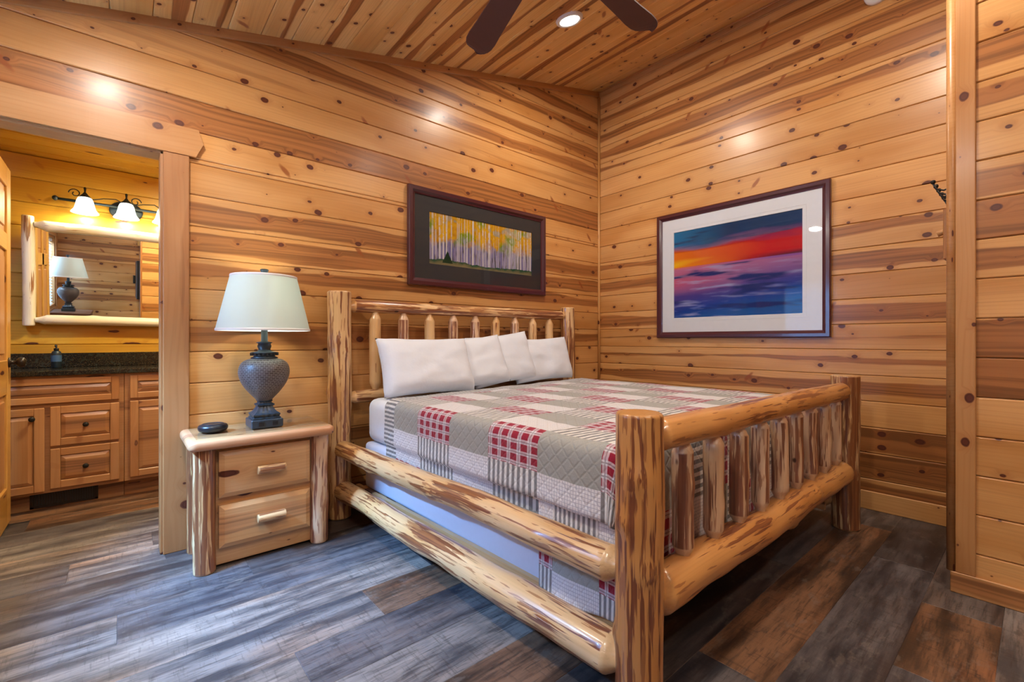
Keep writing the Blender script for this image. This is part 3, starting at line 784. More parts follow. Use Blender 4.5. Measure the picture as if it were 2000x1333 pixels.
lg('side_rail', (1.036, 2.800, .430), (1.118, .795, .430), .054, seed=9.5, amount=.42, tip1='tenon', knots=8, rough=.08, tone=1.05, wob=.009)
lg('side_rail', (1.036, 2.800, .170), (1.118, .795, .160), .060, seed=10.3, amount=.48, tip1='tenon', knots=8, rough=.09, tone=1.08, wob=.012)
lg('side_rail', (3.130, 2.800, .430), (3.212, .795, .430), .054, seed=11, amount=.5, tip1='tenon', knots=5)
lg('side_rail', (3.130, 2.800, .170), (3.212, .795, .160), .058, seed=12, amount=.5, tip1='tenon', knots=5)
for i in range(9):
    x = 1.262+.2015*i
    lg('spindle', (x, 2.845, .765), (x, 2.845, 1.287), .036, 'log_pale' if i in (1, 3, 4, 6) else 'log', seed=20+i, tip0='tenon', tip1='tenon',
       amount=[.02, .60, .08, .55, .5, .2, .45, .35, .08][i], knots=2, n=20)
for i in range(9):
    x = 1.369+.2052*i
    lg('spindle', (x, .751, .395), (x, .751, .785), .034, 'log_pale', seed=40+i, tip0='tenon', tip1='tenon',
       amount=[.70, .30, .62, .58, .52, .6, .62, .42, .55][i], knots=3, n=20, tone=.95)
for side in (0, 1):
    def railx(y, side=side): return (PA[0]+(PC[0]-PA[0])*(2.845-y)/2.095)+.066 if side == 0 else 3.118+(2.845-y)*.0496-.090
    b = MB(BL); vs = []; wc = []
    for y in (.83, 2.76):
        for (dx, z) in ((0, .100), (.022, .100), (.022, .208), (0, .208)): vs.append((railx(y)+dx, y, z)); wc.append((y, z-.17, 3.3))
    b.add(vs, [(0, 1, 2, 3), (4, 5, 6, 7), (0, 1, 5, 4), (1, 2, 6, 5), (2, 3, 7, 6), (3, 0, 4, 7)], wc, (.02, 0, .9)); b.build('ledger', M['stand'], bed)
for i in range(10):
    y = .92+i*.2
    b = MB(BL); b.box((1.175-(y-.87)*.035, y-.045, .1685), (3.165-(y-.87)*.035, y+.045, .188), .003, 0); b.build('slat', M['stand'], bed)
for (x, y) in ((1.92, 1.15), (1.92, 2.1), (2.6, 1.15), (2.6, 2.1)):
    b = MB(BL); b.box((x-.022, y-.022, 0), (x+.022, y+.022, .168), .002, 2); b.build('support_leg', M['white'], bed)
b = MB(BL); b.box((1.88, .86, .133), (1.96, 2.7, .168), .003, 1); b.build('centre_beam', M['stand'], bed)

# mattress, box spring
def soft_box(mb, lo, hi, r, seg=4):
    mb.box(lo, hi, r, seg=seg)
m = MB((2.13, 1.8, .189)); soft_box(m, (1.192, .865, .189), (3.115, 2.735, .47), .025); m.v = [(v[0]-(v[1]-.87)*.026, v[1], v[2]) for v in m.v]
o = m.build('box_spring', M['box']); tag(o, 'white box spring, lilac shade tinted into its colour, lying between the log side rails', 'box spring')
m = MB((2.13, 1.8, .471)); soft_box(m, (1.178, .850, .471), (3.105, 2.735, .738), .055); m.v = [(v[0]-(v[1]-.87)*.012, v[1], v[2]) for v in m.v]
o = m.build('mattress', M['sheet']); tag(o, 'white sheeted mattress on the box spring under the patchwork quilt', 'mattress')
# white sheet hanging a little at the head end
# ------------------------------------------------------------------ quilt
def quilt():
    x0, x1, yf, zt, r = 1.200, 3.085, .880, .758, .045
    drop = .42; fd = .46
    nx, ny = 150, 150
    vs = []; wc = []; fs = []
    ws = [-drop + (x1-x0+2*drop)*i/nx for i in range(nx+1)]
    def edge(a):
        q = PI*r/2
        if a < q: return r*math.sin(a/r), r*(1-math.cos(a/r))
        return r, r+(a-q)
    for i, wv in enumerate(ws):
        a = -wv if wv < 0 else max(0.0, wv-(x1-x0)); sx = -1 if wv < 0 else 1
        xb = min(max(wv, 0), x1-x0)+x0
        yh = 2.415+(xb-1.14)*.11
        if wv < 0: yh = 2.415
        tot = (yh-yf)+fd
        for j in range(ny+1):
            s = tot*j/ny
            y = yh-s
            b = max(0.0, yf-y); yb = max(y, yf)
            rho = math.hypot(a, b)
            out, dn = edge(rho)
            if rho > 1e-6: ux, uy = sx*a/rho, -b/rho
            else: ux = uy = 0
            X = xb+ux*out; Y = yb+uy*out; Z = zt-dn
            # gentle puffing and folds
            Z += .006*noise.noise(Vector((xb*4, y*4, 1)))+.0022*noise.noise(Vector((wv*22, y*22, 3)))
            if rho > r:
                k = min(1, (rho-r)/.25)
                tpar = y if a > b else wv
                f = .012*k*noise.noise(Vector((tpar*5, wv*1.0, 7)))
                X += ux*(f+.006*k)+0; Y += uy*(f+.006*k)
                if a > 0 and b > 0:
                    ph = math.atan2(b, a); g = math.sin(2*ph)
                    bulge = .050*g*k*(0.55+.45*math.sin(ph*6+.8)) - .015*k*g
                    X += ux*bulge; Y += uy*bulge
            Z = max(Z, .19)
            X -= (Y-.87)*.014
            # stay inside the side rails / spindles
            lim = (PA[0]+(PC[0]-PA[0])*(2.845-Y)/2.095)+(.070 if Y > 1.25 else .078)+(Y-.87)*.014
            if Z < .52: X = max(X, lim)
            X = min(X, 3.140-(Y-.87)*.014)
            Y = max(Y, .795 if not (.28 < Z < .44) else .833)
            if Z < .28: Y = max(Y, .80)
            vs.append((X, Y, Z)); wc.append((y-.906, -wv, s if wv >= -10 else 9))
    for i in range(nx):
        for j in range(ny):
            p = i*(ny+1)+j; fs.append((p, p+1, p+ny+2, p+ny+1))
    m = MB((2.12, 1.6, zt)); m.add(vs, fs, wc, None, True)
    # the surplus corner folded back along the west side and hanging below the rail
    vs = []; wc = []; fs = []; na, nb = 40, 40
    for i in range(na+1):
        for j in range(nb+1):
            u, q = i/na, j/nb
            y = 1.195-.385*u; z = .60-(.395+.015*math.sin(u*5))*q
            lim = (PA[0]+(PC[0]-PA[0])*(2.845-y)/2.095)+.056
            x = lim+.006*math.sin(u*9+q*2)*(q)-.004*q
            vs.append((x, y, z)); wc.append((.572-.10+u*.385*1.45, (.285-z)+.165, 9))
    for i in range(na):
        for j in range(nb):
            p = i*(nb+1)+j; fs.append((p, p+1, p+nb+2, p+nb+1))
    m.add(vs, fs, wc, None, True)
    o = m.build('patchwork_quilt', M['quilt'])
    so = o.modifiers.new('thickness', 'SOLIDIFY'); so.thickness = .010; so.offset = 0.0
    return tag(o, 'patchwork quilt of grey, white check and red plaid squares spread over the log bed', 'quilt')
quilt()

# ------------------------------------------------------------------ pillows
def pillow(c, w, h, th, lean, yaw, roll, seed, label, dent=0.0):
    """c = base centre; stands on its long edge and leans back by lean degrees"""
    n = 36; vs = []; fs = []
    R = Matrix.Rotation(math.radians(yaw), 3, 'Z') @ Matrix.Rotation(-math.radians(lean), 3, 'X') @ Matrix.Rotation(math.radians(roll), 3, 'Y')
    for side in (1, -1):
        for i in range(n+1):
            for j in range(n+1):
                u = -1+2*i/n; v = -1+2*j/n
                pin = .07
                X = u*(1-pin*(1-abs(u)**6)*0-pin*(1-v*v)*.0-.055*(1-abs(v)**1.5)*abs(u)**3)
                Y = v*(1-.075*(1-abs(u)**1.6)*abs(v)**3)
                f = max(0.0, (1-u**4)*(1-v**4))**.48
                f *= (1-.18*v)
                bul = f*th/2
                nz = noise.noise(Vector((u*2.2+seed*5, v*2.2, side)))*.010+noise.noise(Vector((u*5+seed*5, v*4, side)))*.003
                rad = noise.noise(Vector((u*3, v*9, seed)))*.004
                vs.append((X*w/2, -side*(bul+nz*min(1, f*1.3)), (Y+1)*h/2+rad*f))
        o = (0 if side == 1 else (n+1)**2)
        for i in range(n):
            for j in range(n):
                p = o+i*(n+1)+j; fs.append((p, p+1, p+n+2, p+n+1) if side == 1 else (p, p+n+1, p+n+2, p+1))
    m = MB(c); c = Vector(c)
    m.add([R @ Vector(v)+c for v in vs], fs, None, None, True)
    me_o = m.build('pillow', M['pillow'])
    bm = bmesh.new(); bm.from_mesh(me_o.data); bmesh.ops.remove_doubles(bm, verts=bm.verts, dist=.0008)
    bmesh.ops.recalc_face_normals(bm, faces=bm.faces); bm.to_mesh(me_o.data); bm.free()
    return tag(me_o, label, 'pillow', 'white pillows against the headboard')
pillow((1.530, 2.565, .748), .67, .385, .19, 20, 0, 0, 1, 'white pillow nearest the bedside lamp, front one of the row')
pillow((1.935, 2.635, .758), .62, .375, .15, 19, -4, -6, 2, 'white pillow second from the bedside lamp, right corner peaked up')
pillow((2.255, 2.675, .764), .60, .395, .14, 16, -4, -6, 3, 'white pillow third from the lamp, with the highest pointed corner')
pillow((2.690, 2.695, .758), .64, .370, .15, 14, -2, -2, 4, 'white pillow farthest from the lamp, beside the corner bed post')

# ------------------------------------------------------------------ nightstand
ns = thing('nightstand', (.56, 2.74, 0), 'log nightstand with two drawers and a glass-covered top beside the doorway', 'nightstand')
NL = ns.location
for i, (x, y) in enumerate(((.298, 2.577), (.822, 2.577), (.298, 2.865), (.822, 2.865))):
    lg('leg', (x, y, 0), (x, y, .590), .046, ['log', 'log_pale', 'log', 'log'][i], ns, NL, seed=60+i, amount=[.8, .35, .8, .5][i], knots=3, tone=[1, 1.0, 1, 1][i], rough=.05)
b = MB(NL); b.box((.300, 2.590, .012), (.820, 2.870, .588), .003, 0, wp=(0, 0, .93)); b.build('body', M['stand'], ns)
b = MB(NL)
def top_slab():
    bm = bmesh.new(); bmesh.ops.create_cube(bm, size=1.0)
    lo, hi = Vector((.228, 2.500, .586)), Vector((.885, 2.918, .634))
    for v in bm.verts: v.co = Vector((v.co[i]*(hi-lo)[i] for i in range(3)))+(lo+hi)/2
    ed = [e for e in bm.edges if abs(e.verts[0].co.z-e.verts[1].co.z) > .01]
    bmesh.ops.bevel(bm, geom=ed, offset=.035, segments=5, affect='EDGES', profile=.5)
    ed = [e for e in bm.edges if all(f.normal.z for f in e.link_faces) or True]
    ed = [e for e in bm.edges if abs(e.verts[0].co.z-e.verts[1].co.z) < .001 and len(e.link_faces) == 2 and abs(e.link_faces[0].normal.z-e.link_faces[1].normal.z) > .5]
    bmesh.ops.bevel(bm, geom=ed, offset=.019, segments=4, affect='EDGES', profile=.5)
    bm.verts.index_update()
    vs = [v.co.copy() for v in bm.verts]
    b.add(vs, [[v.index for v in f.verts] for f in bm.faces], [(v.x+2, v.y-2.7+(v.z-.6), 2) for v in vs], (.03, .05, 1.05), True)
    bm.free()
M['top'] = pine('nightstand_top_pine', (0.60, 0.31, 0.155), (0.48, 0.21, 0.10), KNOT, knotty=0.5, rustic=0.0)
top_slab(); b.build('tabletop', M['top'], ns)
b = MB(NL); b.box((.262, 2.532, .6345), (.860, 2.912, .6405), .002); b.build('glass_cover', M['top_glass'], ns)
def raised_front(mb, x0, x1, z0, z1, yb, yf, bev, axis, wp, seed=None):
    """panel whose face is smaller than its back: sloping bevels all round"""
    vs = []
    for (y, e) in ((yb, 0), (yf+.010, 0), (yf, bev)):
        vs += [(x0+e, y, z0+e), (x1-e, y, z0+e), (x1-e, y, z1-e), (x0+e, y, z1-e)]
    sd = rnd.uniform(0, 9) if seed is None else seed
    cx, cz = (x0+x1)/2, (z0+z1)/2
    wc = [((v[0] if axis == 0 else v[2])+sd*7.3, (v[2]-cz) if axis == 0 else (v[0]-cx), sd) for v in vs]
    fs = [(0, 1, 2, 3), (8, 9, 10, 11)]
    for q in (0, 4): fs += [(q+i, q+(i+1) % 4, q+4+(i+1) % 4, q+4+i) for i in range(4)]
    mb.add(vs, fs, wc, wp)
for (z0, z1, hz, wp, sd) in ((.340, .562, .452, (0, 0, 1.05), 5.17), (.098, .303, .212, (.028, -.01, 1.02), 3.9)):
    b = MB(NL); raised_front(b, .355, .770, z0, z1, 2.590, 2.556, .022, 0, wp, sd); dr = b.build('drawer', M['stand'], ns)
    lg('handle', (.513, 2.530, hz), (.640, 2.530, hz), .021, 'log', dr, NL, seed=70+z0, amount=.45, knots=0, n=18, wob=.002)
    for hx in (.535, .618):
        b = MB(NL); b.tube([(hx, 2.530, hz), (hx, 2.562, hz)], .006, 8); b.build('handle_post', M['stand'], dr)

# ------------------------------------------------------------------ table lamps
def table_lamp(x, y, z, label, group, lit):
    t = thing('table_lamp', (x, y, z), label, 'lamp', group); L = (x, y, z); dz = z-.641
    b = MB(L); b.box((x-.075, y-.075, z), (x+.075, y+.075, z+.043), .004); base = b.build('base', M['lamp_dark'], t)
    for ox in (-.03, .035):
        b = MB(L); b.box((x+ox-.014, y-.0775, z+.010), (x+ox+.014, y-.0748, z+.033), .001); b.build('power_outlet', M['black'], base)
    # stepped square pedestal with fluted flare
    b = MB(L)
    prof = [(.066, .043), (.067, .050), (.060, .053), (.064, .062), (.066, .068), (.056, .074), (.046, .084), (.038, .098), (.034, .108), (.041, .111), (.042, .118), (.031, .122), (.029, .130), (.035, .137)]
    vs = []; fs = []; n = 32
    for (r, h) in prof:
        for k in range(n):
            a = 2*PI*k/n
            c_, s_ = math.cos(a), math.sin(a)
            q = r/max(abs(c_), abs(s_)); q = min(q, r*1.34)
            q *= 1+.03*math.cos(a*16)
            vs.append((x+q*c_, y+q*s_, z+h))
    for j in range(len(prof)-1):
        for i in range(n):
            k = (i+1) % n; fs.append((j*n+i, j*n+k, (j+1)*n+k, (j+1)*n+i))
    fs += [tuple(range(n)), tuple((len(prof)-1)*n+i for i in range(n))]
    b.add(vs, fs); b.build('pedestal', M['lamp_dark'], t)
    b = MB(L)
    up = [(.036, .137), (.046, .150), (.066, .172), (.088, .200), (.106, .230), (.118, .262), (.122, .290), (.118, .316), (.106, .338), (.086, .352), (.058, .360)]
    # smooth the profile
    sp = []
    for i in range(len(up)-1):
        p0 = up[max(i-1, 0)]; p1 = up[i]; p2 = up[i+1]; p3 = up[min(i+2, len(up)-1)]
        for k in range(4):
            u = k/4
            sp.append(tuple(.5*((2*p1[q])+(-p0[q]+p2[q])*u+(2*p0[q]-5*p1[q]+4*p2[q]-p3[q])*u*u+(-p0[q]+3*p1[q]-3*p2[q]+p3[q])*u**3) for q in (0, 1)))
    sp.append(up[-1])
    b.lathe([(r, z+h) for r, h in sp], (x, y), 48); b.build('urn', M['woven'], t)
    b = MB(L); b.lathe([(.060, z+.357), (.066, z+.364), (.052, z+.370), (.050, z+.378), (.064, z+.386), (.066, z+.392), (.034, z+.398), (.028, z+.408), (.034, z+.424), (.030, z+.438), (.040, z+.444), (.016, z+.450), (.016, z+.520), (.010, z+.524), (.010, z+.60)], (x, y), 28)
    for k in range(20):
        a = 2*PI*k/20; b.box((x+.063*math.cos(a)-.004, y+.063*math.sin(a)-.004, z+.376), (x+.063*math.cos(a)+.004, y+.063*math.sin(a)+.004, z+.390))
    b.build('neck', M['lamp_dark'], t)
    # shade
    b = MB(L)
    r0, r1, h0, h1 = .222, .158, .512, .792
    pr = [(r0, h0), (r0-.003, h0), (r1-.003, h1), (r1, h1)]
    n = 64; rows = 10; vs = []; fs = []
    for (o_) in (0, .0025):
        for j in range(rows+1):
            u = j/rows; r = r0+(r1-r0)*u+.006*math.sin(u*PI)*0-o_
            for k in range(n):
                a = 2*PI*k/n; vs.append((x+r*math.cos(a), y+r*math.sin(a), z+h0+(h1-h0)*u))
    for q in (0, (rows+1)*n):
        for j in range(rows):
            for i in range(n):
                k = (i+1) % n; fs.append((q+j*n+i, q+j*n+k, q+(j+1)*n+k, q+(j+1)*n+i))
    b.add(vs, fs, None, None, True); sh = b.build('lamp_shade', M['shade'], t)
    for (r, h) in ((r0, h0), (r1, h1)):
        b = MB(L); b.lathe([(r+.001, z+h-.006), (r+.002, z+h), (r+.001, z+h+.006), (r-.003, z+h+.006), (r-.004, z+h-.006)], (x, y), 64, cap=False); b.build('shade_trim', M['white'], sh)
    b = MB(L)
    for k in range(3):
        a = 2*PI*k/3+.3; b.tube([(x, y, z+h1-.012), (x+r1*math.cos(a), y+r1*math.sin(a), z+h1-.004)], .0018, 6)
    b.tube([(x, y, z+.6), (x, y, z+h1+.004)], .003, 6); b.build('harp', M['bronze'], t)
    b = MB(L); b.lathe([(.006, z+h1), (.013, z+h1+.006), (.009, z+h1+.014), (.017, z+h1+.026), (.021, z+h1+.040), (.016, z+h1+.044), (.002, z+h1+.041)], (x, y), 14, smooth=False); b.build('finial', M['lamp_dark'], t)
    if lit:
        b = MB(L); b.lathe([(.008, z+.58), (.018, z+.60), (.029, z+.63), (.026, z+.655), (.010, z+.672), (.002, z+.674)], (x, y), 16); b.build('bulb', M['bulb'], t)
        point_light('lamp_bulb_light', (x, y, z+.69), 5.0, (0.97, 1.0, 0.86), .03)
    return t
M['bulb'] = emat('lamp_bulb', (1, .95, .85), 6.0)
table_lamp(.580, 2.705, .641, 'woven-urn table lamp with a lit white shade standing on the nightstand', 'urn table lamps', True)

# black puck speaker
m = MB((.350, 2.715, .641))
m.lathe([(.050, .641), (.060, .645), (.065, .655), (.065, .664), (.060, .673), (.048, .677), (.002, .6775)], (.350, 2.715), 40)
o = m.build('puck_speaker', M['black']); tag(o, 'round black puck-shaped device on the glass nightstand top', 'smart speaker')
b = MB(m.loc)
b.lathe([(.046, .6772), (.047, .6785), (.043, .6788), (.042, .6775)], (.350, 2.715), 36, cap=False); b.build('light_ring', M['blue_iron'], o)

# ------------------------------------------------------------------ pictures
def mitred(mb, mapf, a0, a1, b0, b1, w, d0, d1, step=.35):
    """frame of four mitred members; mapf(a, b, depth) -> world"""
    prof = [(0, 0), (0, d1*.86), (w*.12, d1), (w*.55, d1), (w*.82, d1*.62), (w, d1*.52), (w, 0)]
    vs = []
    for (e, d) in prof:
        for (a, b) in ((a0+e, b0+e), (a1-e, b0+e), (a1-e, b1-e), (a0+e, b1-e)): vs.append(mapf(a, b, d+d0))
    fs = []
    for j in range(len(prof)-1):
        fs += [(j*4+i, j*4+(i+1) % 4, j*4+4+(i+1) % 4, j*4+4+i) for i in range(4)]
    mb.add(vs, fs)
def quad(mb, mapf, a0, a1, b0, b1, d, th=.003):
    vs = [mapf(*p) for p in ((a0, b0, d), (a1, b0, d), (a1, b1, d), (a0, b1, d), (a0, b0, d-th), (a1, b0, d-th), (a1, b1, d-th), (a0, b1, d-th))]
    mb.add(vs, [(0, 1, 2, 3), (4, 5, 6, 7), (0, 1, 5, 4), (1, 2, 6, 5), (2, 3, 7, 6), (3, 0, 4, 7)])
def matboard(mb, mapf, a0, a1, b0, b1, i0, i1, j0, j1, d):
    vs = []
    for (A, B, C, E, dd) in ((a0, a1, b0, b1, d), (i0, i1, j0, j1, d), (i0+.002, i1-.002, j0+.002, j1-.002, d-.004)):
        vs += [mapf(A, C, dd), mapf(B, C, dd), mapf(B, E, dd), mapf(A, E, dd)]
    fs = []
    for q in (0, 4): fs += [(q+i, q+(i+1) % 4, q+4+(i+1) % 4, q+4+i) for i in range(4)]
    mb.add(vs, fs)
def painted(mb, mapf, a0, a1, b0, b1, d, nx, ny, fn):
    vs = []; cols = []; fs = []
    for i in range(nx+1):
        for j in range(ny+1):
            u, v = i/nx, j/ny
            vs.append(mapf(a0+(a1-a0)*u, b0+(b1-b0)*v, d)); cols.append(fn(u, v))
    for i in range(nx):
        for j in range(ny):
            p = i*(ny+1)+j; fs.append((p, p+1, p+ny+2, p+ny+1))
    mb.add(vs, fs); return cols
def lerp(a, b, t): t = max(0, min(1, t)); return tuple(x+(y-x)*t for x, y in zip(a, b))
def fb(x, y, z, o=4):
    return noise.fractal(Vector((x, y, z)), 1.0, 2.0, o)*.5+.5
# aspen grove
rt = random.Random(77); trunks = []
for i in range(95):
    trunks.append((rt.random(), rt.uniform(.0012, .0045)*(1.6 if i < 14 else .8), rt.random(), rt.uniform(-.006, .006)))
def aspens(u, v):
    f = fb(u*9, v*4, 1); g = fb(u*22, v*10, 5); h = fb(u*5, v*2, 9)
    leaf = lerp((.50, .24, .03), (.72, .42, .05), g*1.4-.2)
    leaf = lerp(leaf, (.20, .26, .03), (h-.52)*7)
    leaf = lerp(leaf, (.35, .30, .22), (f-.62)*6)
    bot = lerp((.16, .15, .30), (.33, .30, .42), fb(u*70, v*1.5, 2)*1.6-.3)
    bot = lerp(bot, (.07, .06, .06), (fb(u*60, v*3, 12)-.55)*6)
    c = lerp(bot, leaf, (v-.40+.35*(fb(u*12, v*5, 3)-.5))*5.0)
    for (x, w, s, ln) in trunks:
        dx = abs(u-x-ln*v)
        if dx < w:
            t = (1-.6*(dx/w)**2)*(.9 if s > .3 else .55)
            if g*(.7+.5*v) > .62 and v > .45: t *= .35
            c = lerp(c, (.68, .66, .66), t)
    gr = .075+.035*fb(u*15, 0, 4)+.02*math.sin(u*9)
    if v < gr: c = lerp((.02, .07, .04), (.20, .17, .10), (gr-v)*14+g-.6)
    # dark spruce
    tx, tb = .155, .05
    if v > tb and v < .30 and abs(u-tx) < .045*(.30-v)/.25+.004*(g-.5): c = lerp((.006, .02, .012), (.02, .05, .02), g)
    return c
mapN = lambda a, b, d: (a, YN-d, b)
p = thing('framed_picture', (2.22, YN, 1.85), 'framed autumn aspen grove picture in a black mat above the headboard', 'picture', 'framed pictures')
m = MB(p.location); mitred(m, mapN, 1.540, 2.900, 1.495, 2.205, .052, .002, .032); m.build('frame', M['frame'], p)
m = MB(p.location); quad(m, mapN, 1.56, 2.88, 1.515, 2.185, .006, .003); m.build('backing', M['black'], p)
m = MB(p.location); cols = painted(m, mapN, 1.715, 2.745, 1.660, 2.044, .0085, 420, 130, aspens); m.build('print', M['paint'], p, cols)
m = MB(p.location); matboard(m, mapN, 1.570, 2.870, 1.525, 2.175, 1.715, 2.745, 1.660, 2.044, .0135); m.build('mat', M['black_mat'], p)
m = MB(p.location); quad(m, mapN, 1.575, 2.865, 1.53, 2.17, .0165, .0015); m.build('glass', M['glass'], p)
# sunset seascape
def sunset(u, v):
    hz = .585
    st = fb(u*2.2, v*14, 1); s2 = fb(u*3.5, v*26, 4); s3 = fb(u*1.2, v*5, 8)
    if v > hz:
        t = (v-hz)/(1-hz)+.10*(s3-.5)-.05*u
        glow = lerp((.80, .28, .015), (.50, .02, .02), u*1.5)
        glow = lerp(glow, (.90, .62, .02), (.40-u)*4-abs(t-.15)*9)
        mid = lerp((.75, .20, .04), (.50, .03, .03), u*1.3)
        blue = lerp((.05, .22, .42), (.012, .035, .10), u*1.6+.25)
        c = lerp(glow, mid, t*4.5)
        c = lerp(c, lerp((.25, .14, .22), (.10, .05, .12), u), (t-.38-.14*(st-.5))*7)
        c = lerp(c, blue, (t-.50-.30*(st-.5))*5)
        c = lerp(c, (.025, .05, .11), (s2-.56)*4*(t > .5))
        c = lerp(c, (.10, .03, .05), (.09-t)*7*(u > .5)*(u-.5)*3)
    else:
        d = hz-v
        c = lerp((.45, .20, .30), (.10, .08, .24), d*3.2+u*.4-.1)
        c = lerp(c, (.60, .17, .20), (.6-u)*1.5*(1-abs(d-.17)*6)*(.3+s2))
        c = lerp(c, (.02, .09, .30), (d-.26)*3.6+(u-.5)*.8)
        c = lerp(c, (.34, .36, .55), (s2-.56)*4*(.8-u*.5))
        c = lerp(c, (.03, .04, .14), (st-.56)*5)
        if d < .02: c = lerp((.62, .24, .22), (.25, .12, .30), u*1.2)
    return c
mapE = lambda a, b, d: (XE-d, -a, b)
p = thing('framed_picture', (XE, 1.60, 1.66), 'framed sunset seascape with a wide white mat on the right-hand wall', 'picture', 'framed pictures')
m = MB(p.location); mitred(m, mapE, -2.262, -.938, 1.117, 2.202, .050, .002, .030); m.build('frame', M['frame'], p)
m = MB(p.location); quad(m, mapE, -2.24, -.96, 1.14, 2.18, .006, .003); m.build('backing', M['black'], p)
m = MB(p.location); cols = painted(m, mapE, -2.105, -1.110, 1.288, 2.037, .0085, 200, 150, sunset); m.build('print', M['paint2'], p, cols)
m = MB(p.location); matboard(m, mapE, -2.232, -.968, 1.147, 2.172, -2.105, -1.110, 1.288, 2.037, .0135)
m.build('mat', M['white_mat'], p)
m = MB(p.location)
mitred(m, mapE, -2.130, -1.085, 1.262, 2.063, .003, .0135, .0012); m.build('mat_line', M['white_mat'], p)
m = MB(p.location); quad(m, mapE, -2.228, -.972, 1.15, 2.168, .0165, .0015); m.build('glass', M['glass'], p)

# ------------------------------------------------------------------ coat hooks on the closet wall face
hk = thing('coat_hook_rack', (3.0, PY, 1.72), 'black iron coat hooks fixed around the corner on the closet wall', 'coat hooks')
m = MB(hk.location); m.box((2.86, PY, 1.79), (3.30, PY+.008, 1.825), .002); m.build('back_plate', M['iron'], hk)
for i in range(5):
    x = 2.90+.09*i
    m = MB(hk.location)
    m.tube([(x, PY+.008, 1.805), (x, PY+.035, 1.795), (x, PY+.060, 1.805), (x, PY+.072, 1.835)], .004, 8)
    m.lathe([(.002, 1.832), (.008, 1.835), (.010, 1.842), (.008, 1.849), (.002, 1.852)], (x, PY+.072), 12)
    m.tube([(x, PY+.008, 1.795), (x, PY+.03, 1.765), (x, PY+.045, 1.770)], .004, 8)
    m.build('hook', M['iron'], hk)
pg = thing('wooden_wall_bracket', (3.05, PY, 1.48), 'small carved wooden bracket below the iron coat hooks', 'wall bracket')
m = MB(pg.location); m.box((2.86, PY, 1.47), (3.02, PY+.034, 1.70), .003, 2, wp=(.09, 0, 1)); m.build('back_board', M['trim'], pg)
m = MB(pg.location); m.tube([(2.94, PY+.034, 1.61), (2.94, PY+.062, 1.60)], .013, 12); m.build('peg', M['trim'], pg)

# ------------------------------------------------------------------ bathroom door leaf
dr = D.objects.new('door_1', None); COL.objects.link(dr); dr.location = (-.52, 3.21, 0.012); dr['kind'] = 'structure'
DL = dr.location; x0, x1 = -.541, -.505; ya, yb = 3.20, 4.045; zb, zt = .012, 2.115
m = MB(DL)
def stile(y0, y1, z0, z1, ax): m.box((x0, y0, z0), (x1, y1, z1), .003, ax, wp=(0, 0, 1))
stile(ya, ya+.11, zb, zt, 2); stile(yb-.11, yb, zb, zt, 2); stile((ya+yb)/2-.05, (ya+yb)/2+.05, zb, zt, 2)
for (z0, z1) in ((zb, zb+.22), (.78, .98), (1.62, 1.72), (zt-.12, zt)): stile(ya+.108, yb-.108, z0, z1, 1)
m.build('door_frame', M['door'], dr)
for (z0, z1) in ((zb+.22, .78), (.98, 1.62), (1.72, zt-.12)):
    for (y0, y1) in ((ya+.11, (ya+yb)/2-.05), ((ya+yb)/2+.05, yb-.11)):
        m = MB(DL)
        m.box((x0+.012, y0-.004, z0-.004), (x1-.012, y1+.004, z1+.004), 0, 2)
        m.box((x0+.005, y0+.035, z0+.035), (x1-.005, y1-.035, z1-.035), .006, 2); m.build('panel', M['hickory'], dr)
m = MB(DL); R = Matrix.Rotation(PI/2, 3, 'Y'); c = Vector((x1, yb-.065, .965))
m.lathe([(.030, 0), (.030, .006), (.012, .010), (.011, .030), (.022, .036), (.030, .048), (.029, .062), (.018, .071), (.002, .073)], n=28)
m.v = [tuple(R @ Vector(v)+c) for v in m.v]; m.build('door_knob', M['bronze'], dr)

# ------------------------------------------------------------------ vanity
YV = 4.160
def cabinet(loc, x0, x1, label, pieces):
    t = thing('vanity_cabinet', loc, label, 'cabinet', 'bathroom vanity cabinets')
    m = MB(loc); m.box((x0, YV, .115), (x1, YB-.012, .868), .002, 0, wp=(.02, 0, .9))
    m.build('body', M['hickory'], t)
    m = MB(loc); m.box((x0, YV+.070, 0), (x1, YV+.09, .115), .002, 0, wp=(.02, 0, .85)); m.build('toe_kick', M['hickory'], t)
    for (nm, a, b, c, d, kx, kz) in pieces:
        m = MB(loc); fw = .048 if (b-a) > .2 else .04
        if d-c < .2: fw = .042
        ax = 2 if d-c > b-a else 0
        y0, y1 = YV-.020, YV
        m.box((a, y0, c), (a+fw, y1, d), .004, 2); m.box((b-fw, y0, c), (b, y1, d), .004, 2)
        m.box((a+fw-.001, y0, c), (b-fw+.001, y1, c+fw), .004, 0); m.box((a+fw-.001, y0, d-fw), (b-fw+.001, y1, d), .004, 0)
        fr = m.build(nm, M['hickory'], t)
        m = MB(loc); raised_front(m, a+fw+.002, b-fw-.002, c+fw+.002, d-fw-.002, YV-.002, YV-.020, .022, ax, (.03, .01, 1.0)); m.build('panel', M['hickory'], fr)
        if kx is not None:
            m = MB(loc); R = Matrix.Rotation(PI/2, 3, 'X'); cc = Vector((kx, YV-.020, kz))
            m.lathe([(.009, 0), (.006, .006), (.006, .014), (.014, .019), (.016, .025), (.011, .031), (.002, .032)], n=18)
            m.v = [tuple(R @ Vector(v)+cc) for v in m.v]; m.build('knob', M['iron'], fr)
    return t
cabinet((-.35, 4.4, 0), -.90, .015, 'wide vanity cabinet with two stacked drawers and a floor register', [
    ('false_drawer', -.80, -.010, .690, .850, None, None), ('door', -.70, -.372, .130, .664, -.425, .600),
    ('drawer', -.347, -.010, .414, .668, -.178, .541), ('drawer', -.347, -.010, .140, .396, -.178, .268)])
